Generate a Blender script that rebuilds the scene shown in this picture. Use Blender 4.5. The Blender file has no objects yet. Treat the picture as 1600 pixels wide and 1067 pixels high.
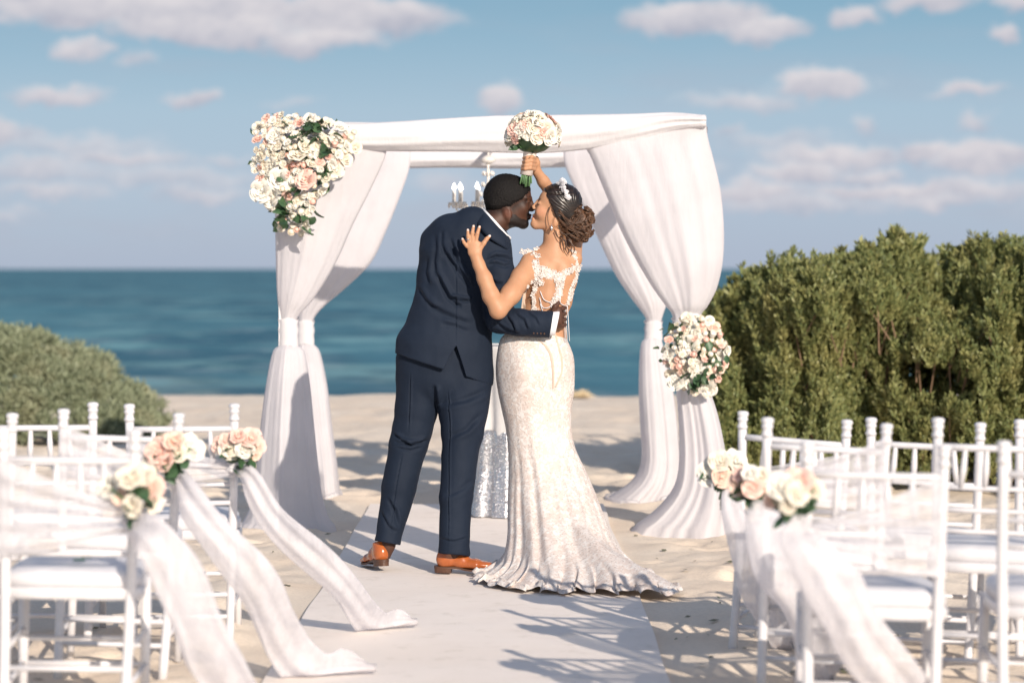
import bpy, math, random
import numpy as np
from mathutils import Vector, Matrix
R_ = math.radians
random.seed(7)
rng = np.random.default_rng(7)
scene = bpy.context.scene

# ------------------------------------------------------------------ camera
FPX, CX, HOR, EYE = 3777.0, 800.0, 420.0, 1.42      # 85 mm lens; eye height in metres
cam_d = bpy.data.cameras.new('camera')
cam_d.sensor_width = 36.0
cam_d.lens = FPX / 1600 * 36
cam_d.shift_y = -(1067 / 2 - HOR) / 1600
cam_d.clip_start = 0.1
cam_d.clip_end = 30000
cam_d.dof.use_dof = True
cam_d.dof.focus_distance = 11.3
cam_d.dof.aperture_fstop = 2.0
cam_d.dof.aperture_blades = 0
cam = bpy.data.objects.new('camera', cam_d)
cam.location = (0, 0, EYE)
cam.rotation_euler = (R_(90), 0, 0)
scene.collection.objects.link(cam)
scene.camera = cam

# ------------------------------------------------------------------ light
SUN_EL, SUN_AZ = 23.0, 24.0       # the sun stands behind the camera, to its right
world = bpy.data.worlds.new('World'); scene.world = world
world.use_nodes = True
wn, wl = world.node_tree.nodes, world.node_tree.links
wn.clear()
def wnode(t, **kw):
    n = wn.new(t)
    for k, v in kw.items(): setattr(n, k, v)
    return n
def wmath(op, a, b=None, c=None, clamp=False):
    n = wn.new('ShaderNodeMath'); n.operation = op; n.use_clamp = clamp
    for i, v in enumerate((a, b, c)):
        if v is None: continue
        if isinstance(v, (int, float)): n.inputs[i].default_value = v
        else: wl.new(v, n.inputs[i])
    return n.outputs[0]
def wmix(f, a, b, blend='MIX'):
    n = wn.new('ShaderNodeMix'); n.data_type = 'RGBA'; n.blend_type = blend
    for i, v in ((0, f), (6, a), (7, b)):
        if isinstance(v, (int, float)): n.inputs[i].default_value = v
        elif isinstance(v, tuple): n.inputs[i].default_value = (*v, 1)
        else: wl.new(v, n.inputs[i])
    return n.outputs[2]
sky = wnode('ShaderNodeTexSky', sky_type='NISHITA', sun_disc=False)
sky.sun_elevation = R_(SUN_EL)
sky.sun_rotation = R_(180 - SUN_AZ)
sky.air_density = 1.0; sky.dust_density = 0.6; sky.ozone_density = 1.5
tc = wnode('ShaderNodeTexCoord')
sx = wnode('ShaderNodeSeparateXYZ'); wl.new(tc.outputs['Generated'], sx.inputs[0])
az = wmath('ARCTAN2', sx.outputs[0], sx.outputs[1])
el = wmath('ARCSINE', sx.outputs[2])
SKY_STR = 0.11
def sc(c, k=1.0): return tuple(v * k / SKY_STR for v in c)
# clear air: the physical sky, with the blue-to-lavender falloff of humid sea air near the horizon
clear = wmix(1.0, sky.outputs[0], (0.78, 0.86, 0.92), 'MULTIPLY')
ramp = wnode('ShaderNodeValToRGB')
wl.new(wmath('DIVIDE', el, 0.5), ramp.inputs[0])
els = ramp.color_ramp.elements
els[0].position = 0.0; els[0].color = (0.36, 0.42, 0.55, 1)
els[1].position = 1.0; els[1].color = (0.12, 0.21, 0.36, 1)
for p, c in ((0.075, (0.365, 0.455, 0.585)), (0.13, (0.34, 0.455, 0.575)), (0.215, (0.205, 0.36, 0.485)), (0.4, (0.15, 0.27, 0.43))):
    e = els.new(p); e.color = (*c, 1)
air = wmix(1.0, ramp.outputs[0], (.91 / SKY_STR,) * 3, 'MULTIPLY')
back_ = wmath('MULTIPLY_ADD', sx.outputs[1], -0.5, 0.5, clamp=True)      # 0 ahead, 1 behind, where the sun stands
base = wmix(wmath('SUBTRACT', 0.90, wmath('MULTIPLY', back_, 0.55)), clear, air)
# cloud coordinates: azimuth and elevation, bent by noise so that edges are ragged
def wnoise(scale, detail, rough, zs=1.0, off=0.0):
    m = wnode('ShaderNodeMapping'); m.inputs['Scale'].default_value = (1, 1, zs); m.inputs['Location'].default_value = (off, off * .7, off * .3)
    wl.new(tc.outputs['Generated'], m.inputs[0])
    n = wnode('ShaderNodeTexNoise'); n.inputs['Scale'].default_value = scale
    n.inputs['Detail'].default_value = detail; n.inputs['Roughness'].default_value = rough
    wl.new(m.outputs[0], n.inputs[0]); return n.outputs[0]
n1 = wnoise(46, 7, 0.66, 1.6); n2 = wnoise(46, 7, 0.66, 1.6, 5.0)
azw = wmath('ADD', az, wmath('MULTIPLY', wmath('SUBTRACT', n1, 0.5), 0.038))
elw = wmath('ADD', el, wmath('MULTIPLY', wmath('SUBTRACT', n2, 0.5), 0.020))
CL = [  # px x, y, half width, half height, density
 (250, 22, 330, 34, 1.0), (560, 28, 170, 36, 1.0), (500, 66, 110, 22, .9), (330, 50, 200, 26, .9), (60, -10, 200, 40, .9),
 (1090, 30, 130, 34, 1.0), (1190, 52, 80, 26, 1.0), (1000, 35, 60, 18, .7), (1340, 30, 42, 20, .85), (1445, 8, 80, 22, .95),
 (1595, 8, 60, 26, .9), (1567, 60, 32, 20, .9), (135, 84, 48, 18, .7), (220, 97, 34, 12, .45), (95, 156, 95, 15, .75),
 (305, 156, 56, 14, .65), (460, 163, 50, 10, .35), (782, 157, 38, 24, .9), (1285, 136, 82, 20, .95), (1160, 158, 110, 16, .5),
 (1505, 145, 62, 13, .75), (1145, 210, 34, 16, .45), (1352, 196, 30, 18, .5), (1508, 194, 36, 22, .55),
 (1300, 246, 120, 20, .75), (1440, 240, 60, 22, .8), (1530, 252, 90, 30, .9), (1180, 305, 100, 22, .7), (1380, 302, 150, 16, .8), (1250, 272, 80, 20, .75), (1090, 262, 50, 18, .45), (1350, 275, 60, 14, .7), (1450, 318, 100, 12, .6),
 (20, 212, 60, 26, .65), (190, 252, 130, 18, .6), (80, 300, 110, 16, .5), (320, 305, 90, 16, .5), (150, 275, 60, 14, .4), (20, 335, 60, 14, .4), (350, 248, 60, 12, .4), (120, 232, 170, 22, .45), (270, 280, 190, 20, .42), (60, 268, 120, 20, .5), (1240, 325, 170, 18, .5), (1500, 300, 160, 22, .6), (1220, 225, 110, 18, .4), (690, 285, 60, 24, .4)]
dens = None; lit = None
for (x, y, hw, hh, dn) in CL:
    a0, e0 = (x - CX) / FPX, (HOR - y) / FPX
    dx = wmath('DIVIDE', wmath('SUBTRACT', azw, a0), hw / FPX * 1.12)
    dy = wmath('DIVIDE', wmath('SUBTRACT', elw, e0), hh / FPX * 1.15)
    r2 = wmath('ADD', wmath('MULTIPLY', dx, dx), wmath('MULTIPLY', dy, dy))
    v = wmath('MULTIPLY', wmath('SUBTRACT', 1.0, r2, clamp=True), dn)
    l = wmath('MULTIPLY', v, wmath('MULTIPLY_ADD', dy, 0.5, 0.5, clamp=True))
    dens = v if dens is None else wmath('MAXIMUM', dens, v)
    lit = l if lit is None else wmath('MAXIMUM', lit, l)
# a general scatter of small cloud and thin veil the whole way round
gen = wnoise(9, 6, 0.6, 5.0, 2.0)
belt = wmath('MULTIPLY', wmath('SMOOTH_MIN', wmath('DIVIDE', el, 0.02, clamp=True), wmath('SUBTRACT', 1.25, wmath('DIVIDE', el, 0.10), clamp=True), 0.1), 1.0, clamp=True)
veil = wmath('MULTIPLY', wmath('MULTIPLY', wmath('SUBTRACT', gen, 0.47), 2.6, clamp=True), belt)
high = wmath('MULTIPLY', wmath('MULTIPLY', wmath('SUBTRACT', wnoise(3.2, 6, .6, 2.0, 9.), 0.44), 5.0, clamp=True), wmath('MULTIPLY', wmath('SUBTRACT', el, 0.13), 8.0, clamp=True))
ss = wnode('ShaderNodeMapRange', interpolation_type='SMOOTHSTEP')
wl.new(dens, ss.inputs[0]); ss.inputs[1].default_value = 0.0; ss.inputs[2].default_value = 0.72
tot = wmath('MAXIMUM', wmath('MAXIMUM', wmath('MULTIPLY', ss.outputs[0], 0.92), wmath('MULTIPLY', veil, 0.9)), high)
lt = wmath('MULTIPLY', wmath('DIVIDE', lit, wmath('MAXIMUM', dens, 0.02)), 1.15, clamp=True)
ltm = wmath('MULTIPLY_ADD', wmath('SUBTRACT', wnoise(60, 6, .65, 1.5, 3.), .5), 1.7, lt, clamp=True)
ccol = wmix(ltm, sc((0.37, 0.375, 0.445)), sc((0.63, 0.59, 0.605)))
final = wmix(tot, base, ccol)
bg = wnode('ShaderNodeBackground'); wl.new(final, bg.inputs[0]); bg.inputs[1].default_value = SKY_STR
wo = wnode('ShaderNodeOutputWorld'); wl.new(bg.outputs[0], wo.inputs[0])

sun_d = bpy.data.lights.new('sun', 'SUN'); sun_d.energy = 4.3; sun_d.angle = R_(0.55); sun_d.color = (1.0, 0.885, 0.76)
sun = bpy.data.objects.new('sun', sun_d); scene.collection.objects.link(sun)
ldir = Vector((-math.sin(R_(SUN_AZ)) * math.cos(R_(SUN_EL)), math.cos(R_(SUN_AZ)) * math.cos(R_(SUN_EL)), -math.sin(R_(SUN_EL))))
sun.rotation_euler = ldir.to_track_quat('-Z', 'Y').to_euler()
sun.location = (6, -10, 8)
vs = scene.view_settings
vs.view_transform = 'Standard'; vs.look = 'None'; vs.gamma = 1.0; vs.exposure = 0.30; vs.use_curve_mapping = False
scene.cycles.max_bounces = 8; scene.cycles.transparent_max_bounces = 24
scene.cycles.use_denoising = True

# ------------------------------------------------------------------ helpers
def PX(x, y, D): return np.array([(x - CX) * D / FPX, D, EYE - (y - HOR) * D / FPX])
def RP(p, D=11.4): return p * D / FPX
col = scene.collection

def tag(o, label=None, cat=None, group=None, kind=None):
    for k, v in (('label', label), ('category', cat), ('group', group), ('kind', kind)):
        if v: o[k] = v
    return o
def thing(name, loc, label, cat, group=None, rot=(0, 0, 0)):
    o = bpy.data.objects.new(name, None); o.empty_display_size = .1
    o.location = loc; o.rotation_euler = rot; col.objects.link(o)
    bpy.context.view_layer.update()
    return tag(o, label, cat, group)
def mesh_np(name, V, F, mat=None, smooth=True, cols=None):
    """V (n,3); F (m,3|4) array or list of index lists"""
    me = bpy.data.meshes.new(name)
    V = np.asarray(V, dtype=np.float32)
    if isinstance(F, np.ndarray):
        m, k = F.shape
        me.vertices.add(len(V)); me.vertices.foreach_set('co', V.ravel())
        me.loops.add(m * k); me.loops.foreach_set('vertex_index', F.astype(np.int32).ravel())
        me.polygons.add(m)
        me.polygons.foreach_set('loop_start', np.arange(0, m * k, k, dtype=np.int32))
        me.update(calc_edges=True)
    else:
        me.from_pydata([tuple(map(float, v)) for v in V], [], [tuple(int(i) for i in f) for f in F]); me.update()
    if smooth: me.polygons.foreach_set('use_smooth', np.ones(len(me.polygons), dtype=bool))
    if cols is not None:
        a = me.color_attributes.new('tint', 'FLOAT_COLOR', 'POINT')
        c = np.ones((len(V), 4), dtype=np.float32); c[:, :3] = cols
        a.data.foreach_set('color', c.ravel())
    if mat: me.materials.append(mat)
    return me
def link(name, me, parent=None, world=True):
    """link a mesh object; coordinates given in world space are kept under a parent that sits elsewhere"""
    o = bpy.data.objects.new(name, me); col.objects.link(o)
    if parent is not None:
        o.parent = parent
        if world:
            bpy.context.view_layer.update()
            o.matrix_parent_inverse = parent.matrix_world.inverted()
    return o
class MB:
    """collects shapes into one mesh"""
    def __init__(s): s.V = []; s.F = []; s.n = 0
    def add(s, V, F):
        V = np.asarray(V, float); s.V.append(V); s.F += [[i + s.n for i in f] for f in F]; s.n += len(V); return s
    def tube(s, pts, rad, n=8, cap=True):
        pts = np.asarray(pts, float); m = len(pts)
        rad = np.full(m, rad) if np.isscalar(rad) else np.asarray(rad, float)
        T = np.gradient(pts, axis=0); T /= np.linalg.norm(T, axis=1)[:, None] + 1e-12
        up = np.array([0, 0, 1.]) if abs(T[0][2]) < .9 else np.array([1., 0, 0])
        V = []; a = np.cross(T[0], up); a /= np.linalg.norm(a)
        for i in range(m):
            a = a - T[i] * a.dot(T[i]); a /= np.linalg.norm(a) + 1e-12
            b = np.cross(T[i], a)
            th = np.arange(n) * 2 * math.pi / n
            V.append(pts[i] + rad[i] * (np.cos(th)[:, None] * a + np.sin(th)[:, None] * b))
        F = [[i * n + j, i * n + (j + 1) % n, (i + 1) * n + (j + 1) % n, (i + 1) * n + j] for i in range(m - 1) for j in range(n)]
        if cap: F += [list(range(n))[::-1], [(m - 1) * n + j for j in range(n)]]
        return s.add(np.concatenate(V), F)
    def lathe(s, prof, c=(0, 0, 0), n=16, axis=2):
        V = []; c = np.asarray(c, float)
        for (r, z) in prof:
            for j in range(n):
                t = 2 * math.pi * j / n; V.append([r * math.cos(t), r * math.sin(t), z])
        V = np.array(V)
        if axis == 0: V = V[:, [2, 0, 1]]
        if axis == 1: V = V[:, [0, 2, 1]]
        F = [[i * n + j, i * n + (j + 1) % n, (i + 1) * n + (j + 1) % n, (i + 1) * n + j] for i in range(len(prof) - 1) for j in range(n)]
        F += [list(range(n))[::-1], [(len(prof) - 1) * n + j for j in range(n)]]
        return s.add(V + c, F)
    def box(s, lo, hi):
        x0, y0, z0 = lo; x1, y1, z1 = hi
        V = [(x0, y0, z0), (x1, y0, z0), (x1, y1, z0), (x0, y1, z0), (x0, y0, z1), (x1, y0, z1), (x1, y1, z1), (x0, y1, z1)]
        return s.add(V, [[0, 3, 2, 1], [4, 5, 6, 7], [0, 1, 5, 4], [1, 2, 6, 5], [2, 3, 7, 6], [3, 0, 4, 7]])
    def ball(s, c, r, n=8, m=5):
        r = np.array([r] * 3 if np.isscalar(r) else r, float)
        prof = [(math.sin(math.pi * (i + .5) / m), -math.cos(math.pi * (i + .5) / m)) for i in range(m)]
        k = MB(); k.lathe(prof, n=n); return s.add(k.V[0] * r + np.asarray(c), k.F)
    def grid(s, G, closed=False):
        G = np.asarray(G, float); m, n = G.shape[:2]; nn = n if closed else n - 1
        F = [[i * n + j, i * n + (j + 1) % n, (i + 1) * n + (j + 1) % n, (i + 1) * n + j] for i in range(m - 1) for j in range(nn)]
        return s.add(G.reshape(-1, 3), F)
    def mesh(s, name, mat, smooth=True):
        return mesh_np(name, np.concatenate(s.V), s.F, mat, smooth)
    def build(s, name, mat, parent=None, world=True, smooth=True):
        return link(name, s.mesh(name, mat, smooth), parent, world)
def copy_tree(o, parent=None):
    c = o.copy(); col.objects.link(c)
    if parent is not None: c.parent = parent
    for ch in list(o.children): copy_tree(ch, c)
    return c
def spline(pts, n):
    """Catmull-Rom through the rows of pts"""
    P = np.asarray(pts, float); P = np.vstack([2 * P[0] - P[1], P, 2 * P[-1] - P[-2]])
    out = []; m = len(P) - 3
    for t in np.linspace(0, m - 1e-6, n):
        i = int(t); f = t - i; a, b, c, d = P[i:i + 4]
        out.append(.5 * ((2 * b) + (-a + c) * f + (2 * a - 5 * b + 4 * c - d) * f * f + (-a + 3 * b - 3 * c + d) * f ** 3))
    return np.array(out)
def vnoise(x, y, seed=0):
    """smooth value noise, numpy arrays"""
    g = np.random.default_rng(seed).random((64, 64)); xi = np.floor(x).astype(int); yi = np.floor(y).astype(int)
    fx = x - xi; fy = y - yi; fx = fx * fx * (3 - 2 * fx); fy = fy * fy * (3 - 2 * fy)
    a = g[xi % 64, yi % 64]; b = g[(xi + 1) % 64, yi % 64]; c = g[xi % 64, (yi + 1) % 64]; d = g[(xi + 1) % 64, (yi + 1) % 64]
    return (a * (1 - fx) + b * fx) * (1 - fy) + (c * (1 - fx) + d * fx) * fy - .5
def sstep(a, b, x):
    t = np.clip((x - a) / (b - a), 0, 1); return t * t * (3 - 2 * t)

# ------------------------------------------------------------------ signed-distance modelling for bodies and cloth
class Field:
    def __init__(s, lo, hi, vox):
        s.lo = np.array(lo, float); s.vox = vox
        s.n = np.ceil((np.array(hi) - s.lo) / vox).astype(int) + 1
        s.F = np.full(s.n, 0.1, dtype=np.float32)
    def _box(s, lo, hi):
        a = np.clip(np.floor((lo - s.lo) / s.vox).astype(int), 0, s.n - 1); b = np.clip(np.ceil((hi - s.lo) / s.vox).astype(int) + 1, 1, s.n)
        sl = tuple(slice(i, j) for i, j in zip(a, b))
        ax = [(s.lo[i] + s.vox * np.arange(a[i], b[i])).astype(np.float32) for i in range(3)]
        return sl, ax[0][:, None, None], ax[1][None, :, None], ax[2][None, None, :]
    def _put(s, sl, d, k, op):
        A = s.F[sl]
        if op == 'sub':
            d = -d
            if k <= 0: s.F[sl] = np.maximum(A, d)
            else:
                h = np.clip(.5 - .5 * (A - d) / k, 0, 1); s.F[sl] = A * (1 - h) + d * h + k * h * (1 - h)
        else:
            if k <= 0: s.F[sl] = np.minimum(A, d)
            else:
                h = np.clip(.5 + .5 * (A - d) / k, 0, 1); s.F[sl] = A * (1 - h) + d * h - k * h * (1 - h)
    def seg(s, a, b, ra, rb=None, k=.02, v=(0, 1, 0), op='add'):
        a = np.asarray(a, float); b = np.asarray(b, float)
        rb = ra if rb is None else rb
        ra = (ra, ra) if np.isscalar(ra) else ra; rb = (rb, rb) if np.isscalar(rb) else rb
        w = b - a; L = np.linalg.norm(w) + 1e-9; w = w / L
        v = np.asarray(v, float); v = v - w * v.dot(w); v /= np.linalg.norm(v) + 1e-9; u = np.cross(v, w)
        rm = max(*ra, *rb) + .05 + k
        sl, X, Y, Z = s._box(np.minimum(a, b) - rm, np.maximum(a, b) + rm)
        X = X - a[0]; Y = Y - a[1]; Z = Z - a[2]
        pw = X * w[0] + Y * w[1] + Z * w[2]; pu = X * u[0] + Y * u[1] + Z * u[2]; pv = X * v[0] + Y * v[1] + Z * v[2]
        t = np.clip(pw / L, 0, 1); ex = pw - t * L
        ru = ra[0] + (rb[0] - ra[0]) * t; rv = ra[1] + (rb[1] - ra[1]) * t; rw = np.minimum(ru, rv)
        k0 = np.sqrt((pu / ru) ** 2 + (pv / rv) ** 2 + (ex / rw) ** 2)
        k1 = np.sqrt((pu / ru ** 2) ** 2 + (pv / rv ** 2) ** 2 + (ex / rw ** 2) ** 2) + 1e-6
        s._put(sl, (k0 * (k0 - 1) / k1).astype(np.float32), k, op)
    def chain(s, st, k=.02, v=(0, 1, 0), op='add'):
        for (a, ra), (b, rb) in zip(st[:-1], st[1:]): s.seg(a, b, ra, rb, k, v, op)
    def ell(s, c, r, k=.02, ang=0, op='add', yaw=0):
        """ellipsoid; radii x, y, z; ang tilts it in the picture plane, yaw about z"""
        c = np.asarray(c, float); rm = max(r) + .05 + k
        sl, X, Y, Z = s._box(c - rm, c + rm); X = X - c[0]; Y = Y - c[1]; Z = Z - c[2]
        if yaw:
            cy, sy = math.cos(yaw), math.sin(yaw); X, Y = X * cy + Y * sy, -X * sy + Y * cy
        ca, sa = math.cos(ang), math.sin(ang); X, Z = X * ca + Z * sa, -X * sa + Z * ca
        k0 = np.sqrt((X / r[0]) ** 2 + (Y / r[1]) ** 2 + (Z / r[2]) ** 2); k1 = np.sqrt((X / r[0] ** 2) ** 2 + (Y / r[1] ** 2) ** 2 + (Z / r[2] ** 2) ** 2) + 1e-6
        s._put(sl, (k0 * (k0 - 1) / k1).astype(np.float32), k, op)
    def grid(s):
        return tuple(((s.lo[i] + s.vox * np.arange(s.n[i])).astype(np.float32)).reshape([-1 if j == i else 1 for j in range(3)]) for i in range(3))
    def cut(s, p, nrm):
        """keep the side that nrm points away from"""
        X, Y, Z = s.grid(); nrm = np.asarray(nrm, float); nrm = nrm / np.linalg.norm(nrm)
        s.F = np.maximum(s.F, ((X - p[0]) * nrm[0] + (Y - p[1]) * nrm[1] + (Z - p[2]) * nrm[2]).astype(np.float32))
    def front_y(s, x, z):
        """the y at which the camera side of the surface stands, over arrays x, z"""
        i = np.clip(((np.asarray(x) - s.lo[0]) / s.vox).round().astype(int), 0, s.n[0] - 1); k = np.clip(((np.asarray(z) - s.lo[2]) / s.vox).round().astype(int), 0, s.n[2] - 1)
        c = s.F[i, :, k] < 0; j = np.argmax(c, axis=-1); ok = c.any(axis=-1)
        return np.where(ok, s.lo[1] + s.vox * j, np.nan)
    def nets(s):
        F = s.F; S = F < 0; nx, ny, nz = F.shape
        cnt = np.zeros((nx - 1, ny - 1, nz - 1), np.int8); offs = [(i, j, k) for i in (0, 1) for j in (0, 1) for k in (0, 1)]
        for i, j, k in offs: cnt += S[i:nx - 1 + i, j:ny - 1 + j, k:nz - 1 + k]
        mask = (cnt > 0) & (cnt < 8); idx = np.argwhere(mask)
        vid = np.full(cnt.shape, -1, np.int32); vid[mask] = np.arange(len(idx))
        vals = np.stack([F[idx[:, 0] + i, idx[:, 1] + j, idx[:, 2] + k] for i, j, k in offs], 1)
        pos = np.zeros((len(idx), 3)); num = np.zeros(len(idx)); O = np.array(offs, float)
        for a in range(8):
            for b in range(a + 1, 8):
                if np.abs(O[a] - O[b]).sum() != 1: continue
                va, vb = vals[:, a], vals[:, b]; m = (va < 0) != (vb < 0)
                t = np.where(m, va / np.where(m, va - vb, 1), 0)
                pos += m[:, None] * (O[a] + (O[b] - O[a]) * t[:, None]); num += m
        V = s.lo + (idx + pos / num[:, None]) * s.vox
        Q = []
        for ax in range(3):
            sl0 = [slice(1, -1)] * 3; sl0[ax] = slice(0, -1); sl1 = list(sl0); sl1[ax] = slice(1, None)
            A, B = S[tuple(sl0)], S[tuple(sl1)]; e = np.argwhere(A != B)
            if not len(e): continue
            inside = A[tuple(e.T)]; off = np.ones(3, int); off[ax] = 0; e = e + off
            o1, o2 = [(ax + 1) % 3, (ax + 2) % 3]; d1 = np.zeros(3, int); d1[o1] = 1; d2 = np.zeros(3, int); d2[o2] = 1
            q = np.stack([vid[tuple((e - d1 - d2).T)], vid[tuple((e - d2).T)], vid[tuple(e.T)], vid[tuple((e - d1).T)]], 1)
            q[~inside] = q[~inside][:, ::-1]; Q.append(q)
        Q = np.concatenate(Q); Q = Q[(Q >= 0).all(1)]
        return V, Q
def vnormals(V, Q):
    n = np.cross(V[Q[:, 2]] - V[Q[:, 0]], V[Q[:, 3 if Q.shape[1] > 3 else 1]] - V[Q[:, 1 if Q.shape[1] > 3 else 0]])
    N = np.zeros_like(V)
    for i in range(Q.shape[1]): np.add.at(N, Q[:, i], n)
    return N / (np.linalg.norm(N, axis=1)[:, None] + 1e-12)
def relax(V, Q, it=2, f=.5):
    for _ in range(it):
        A = np.zeros_like(V); c = np.zeros(len(V))
        for i in range(4):
            j = (i + 1) % 4
            np.add.at(A, Q[:, i], V[Q[:, j]]); np.add.at(c, Q[:, i], 1)
            np.add.at(A, Q[:, j], V[Q[:, i]]); np.add.at(c, Q[:, j], 1)
        V = V * (1 - f) + f * A / np.maximum(c, 1)[:, None]
    return V
def crease(V, N, px, D, width, depth, near=None):
    """fold a line into cloth: a groove beside a rounded ridge along a polyline given on the photograph's plane at distance D"""
    P = np.array([PX(x, y, D) for x, y in px])[:, [0, 2]]; p = V[:, [0, 2]]
    best = np.full(len(V), 1e9); sgn = np.zeros(len(V)); tt = np.zeros(len(V))
    for i in range(len(P) - 1):
        a, b = P[i], P[i + 1]; w = b - a; L2 = w.dot(w); t = np.clip(((p - a) @ w) / L2, 0, 1)
        q = p - a - t[:, None] * w; d = np.hypot(q[:, 0], q[:, 1]); m = d < best
        best[m] = d[m]; sgn[m] = np.sign(w[0] * q[m, 1] - w[1] * q[m, 0]); tt[m] = (i + t[m]) / (len(P) - 1)
    sd = best * sgn; taper = np.clip(np.minimum(tt, 1 - tt) * 5, 0, 1)
    f = -np.exp(-(sd / width) ** 2) + .8 * np.exp(-((sd - 1.6 * width) / (1.2 * width)) ** 2)
    front = np.clip(-N[:, 1] * 2, 0, 1)
    return V + N * (depth * f * taper * front)[:, None]

# ------------------------------------------------------------------ materials
class Mat:
    def __init__(s, name):
        s.m = bpy.data.materials.new(name); s.m.use_nodes = True
        s.n = s.m.node_tree.nodes; s.l = s.m.node_tree.links
        s.b = s.n['Principled BSDF']; s.out = s.n['Material Output']; s._tc = None
    def node(s, t, **kw):
        n = s.n.new(t)
        for k, v in kw.items(): setattr(n, k, v)
        return n
    def put(s, sock, v):
        if isinstance(v, (int, float)): sock.default_value = v
        elif isinstance(v, tuple): sock.default_value = (*v, 1) if len(v) == 3 and len(sock.default_value) == 4 else v
        else: s.l.new(v, sock)
    def math(s, op, a, b=None, c=None, clamp=False):
        n = s.node('ShaderNodeMath', operation=op, use_clamp=clamp)
        for i, v in enumerate((a, b, c)):
            if v is not None: s.put(n.inputs[i], v)
        return n.outputs[0]
    def coord(s, scale=(1, 1, 1), kind='Object'):
        if s._tc is None: s._tc = s.node('ShaderNodeTexCoord')
        m = s.node('ShaderNodeMapping'); s.l.new(s._tc.outputs[kind], m.inputs[0]); m.inputs['Scale'].default_value = scale
        return m.outputs[0]
    def noise(s, scale, detail=4, rough=.55, sc=(1, 1, 1), kind='Object', dist=0):
        n = s.node('ShaderNodeTexNoise'); s.l.new(s.coord(sc, kind), n.inputs[0])
        n.inputs['Scale'].default_value = scale; n.inputs['Detail'].default_value = detail; n.inputs['Roughness'].default_value = rough; n.inputs['Distortion'].default_value = dist
        return n.outputs[0]
    def voro(s, scale, feature='F1', sc=(1, 1, 1), out=0, kind='Object'):
        n = s.node('ShaderNodeTexVoronoi', feature=feature); s.l.new(s.coord(sc, kind), n.inputs[0]); n.inputs['Scale'].default_value = scale
        return n.outputs[out]
    def mix(s, f, a, b, blend='MIX'):
        n = s.node('ShaderNodeMix', data_type='RGBA', blend_type=blend)
        s.put(n.inputs[0], f); s.put(n.inputs[6], a); s.put(n.inputs[7], b); return n.outputs[2]
    def rng(s, v, a, b, c=0., d=1., smooth=True):
        n = s.node('ShaderNodeMapRange'); n.interpolation_type = 'SMOOTHSTEP' if smooth else 'LINEAR'
        s.put(n.inputs[0], v)
        for i, x in enumerate((a, b, c, d)): n.inputs[i + 1].default_value = x
        return n.outputs[0]
    def bump(s, h, strength=.3, dist=.01, prev=None):
        n = s.node('ShaderNodeBump'); s.put(n.inputs['Height'], h); n.inputs['Strength'].default_value = strength; n.inputs['Distance'].default_value = dist
        if prev: s.l.new(prev, n.inputs['Normal'])
        return n.outputs[0]
    def set(s, color=None, rough=None, normal=None, **kw):
        if color is not None: s.put(s.b.inputs['Base Color'], color)
        if rough is not None: s.put(s.b.inputs['Roughness'], rough)
        if normal is not None: s.l.new(normal, s.b.inputs['Normal'])
        for k, v in kw.items(): s.put(s.b.inputs[k.replace('_', ' ')], v)
        return s
def two_tone(name, a, b, rough, scale=8, bump=None, **kw):
    m = Mat(name); n = m.noise(scale, 4)
    m.set(m.mix(m.rng(n, .3, .7), a, b), rough, **kw)
    if bump: m.set(normal=m.bump(m.noise(bump[0], 5), bump[1], bump[2]))
    return m.m
def cloth(name, color, transmit=.35, clear=0.0, fine=900):
    """thin woven cloth: light scatters through it, and a share of rays slips between the threads"""
    m = Mat(name); n = m.noise(5, 3)
    c = m.mix(m.rng(n, .3, .7), color, tuple(v * .93 for v in color))
    d = m.node('ShaderNodeBsdfDiffuse'); t = m.node('ShaderNodeBsdfTranslucent')
    m.put(d.inputs[0], c); m.put(t.inputs[0], c)
    bp = m.bump(m.noise(14, 5, .6, (1, 1, .22)), .35, .02)
    m.l.new(bp, d.inputs['Normal']); m.l.new(bp, t.inputs['Normal'])
    x = m.node('ShaderNodeMixShader'); x.inputs[0].default_value = transmit
    m.l.new(d.outputs[0], x.inputs[1]); m.l.new(t.outputs[0], x.inputs[2]); o = x.outputs[0]
    if clear:
        tr = m.node('ShaderNodeBsdfTransparent'); y = m.node('ShaderNodeMixShader')
        m.put(y.inputs[0], clear if not callable(clear) else clear(m)); m.l.new(o, y.inputs[1]); m.l.new(tr.outputs[0], y.inputs[2]); o = y.outputs[0]
    m.l.new(o, m.out.inputs[0]); return m.m

M = {}
M['paint'] = two_tone('white_lacquer', (.70, .685, .70), (.64, .625, .64), .28, 30, (60, .05, .002))
M['cushion'] = two_tone('white_vinyl', (.69, .68, .70), (.63, .62, .65), .42, 12, (25, .12, .01))
M['drape'] = cloth('white_chiffon', (.81, .785, .81), .38, .04)
M['swag'] = cloth('white_voile', (.81, .79, .81), .22)
M['tulle'] = cloth('sheer_tulle', (.89, .865, .885), .40, lambda m: m.rng(m.noise(13, 4, .6, (1, 1, .4)), .3, .7, .18, .52))
M['linen'] = cloth('table_linen', (.70, .68, .67), .12)
M['silver'] = Mat('silver').set((.85, .85, .87), .18, Metallic=1.0).m
M['crystal'] = Mat('crystal').set((.93, .88, .82), .12, Transmission_Weight=.25, IOR=1.5).m
M['candle'] = two_tone('candle_sleeve', (.72, .68, .64), (.66, .62, .58), .5)
m = Mat('bulb'); m.set((.9, .9, .9), .2, Emission_Color=(1., .97, .92), Emission_Strength=2.5); M['bulb'] = m.m
M['leaf'] = two_tone('rose_leaf', (.035, .085, .040), (.06, .12, .05), .45, 40)
M['stem'] = two_tone('green_stem', (.08, .17, .07), (.13, .24, .10), .5, 40)
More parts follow.
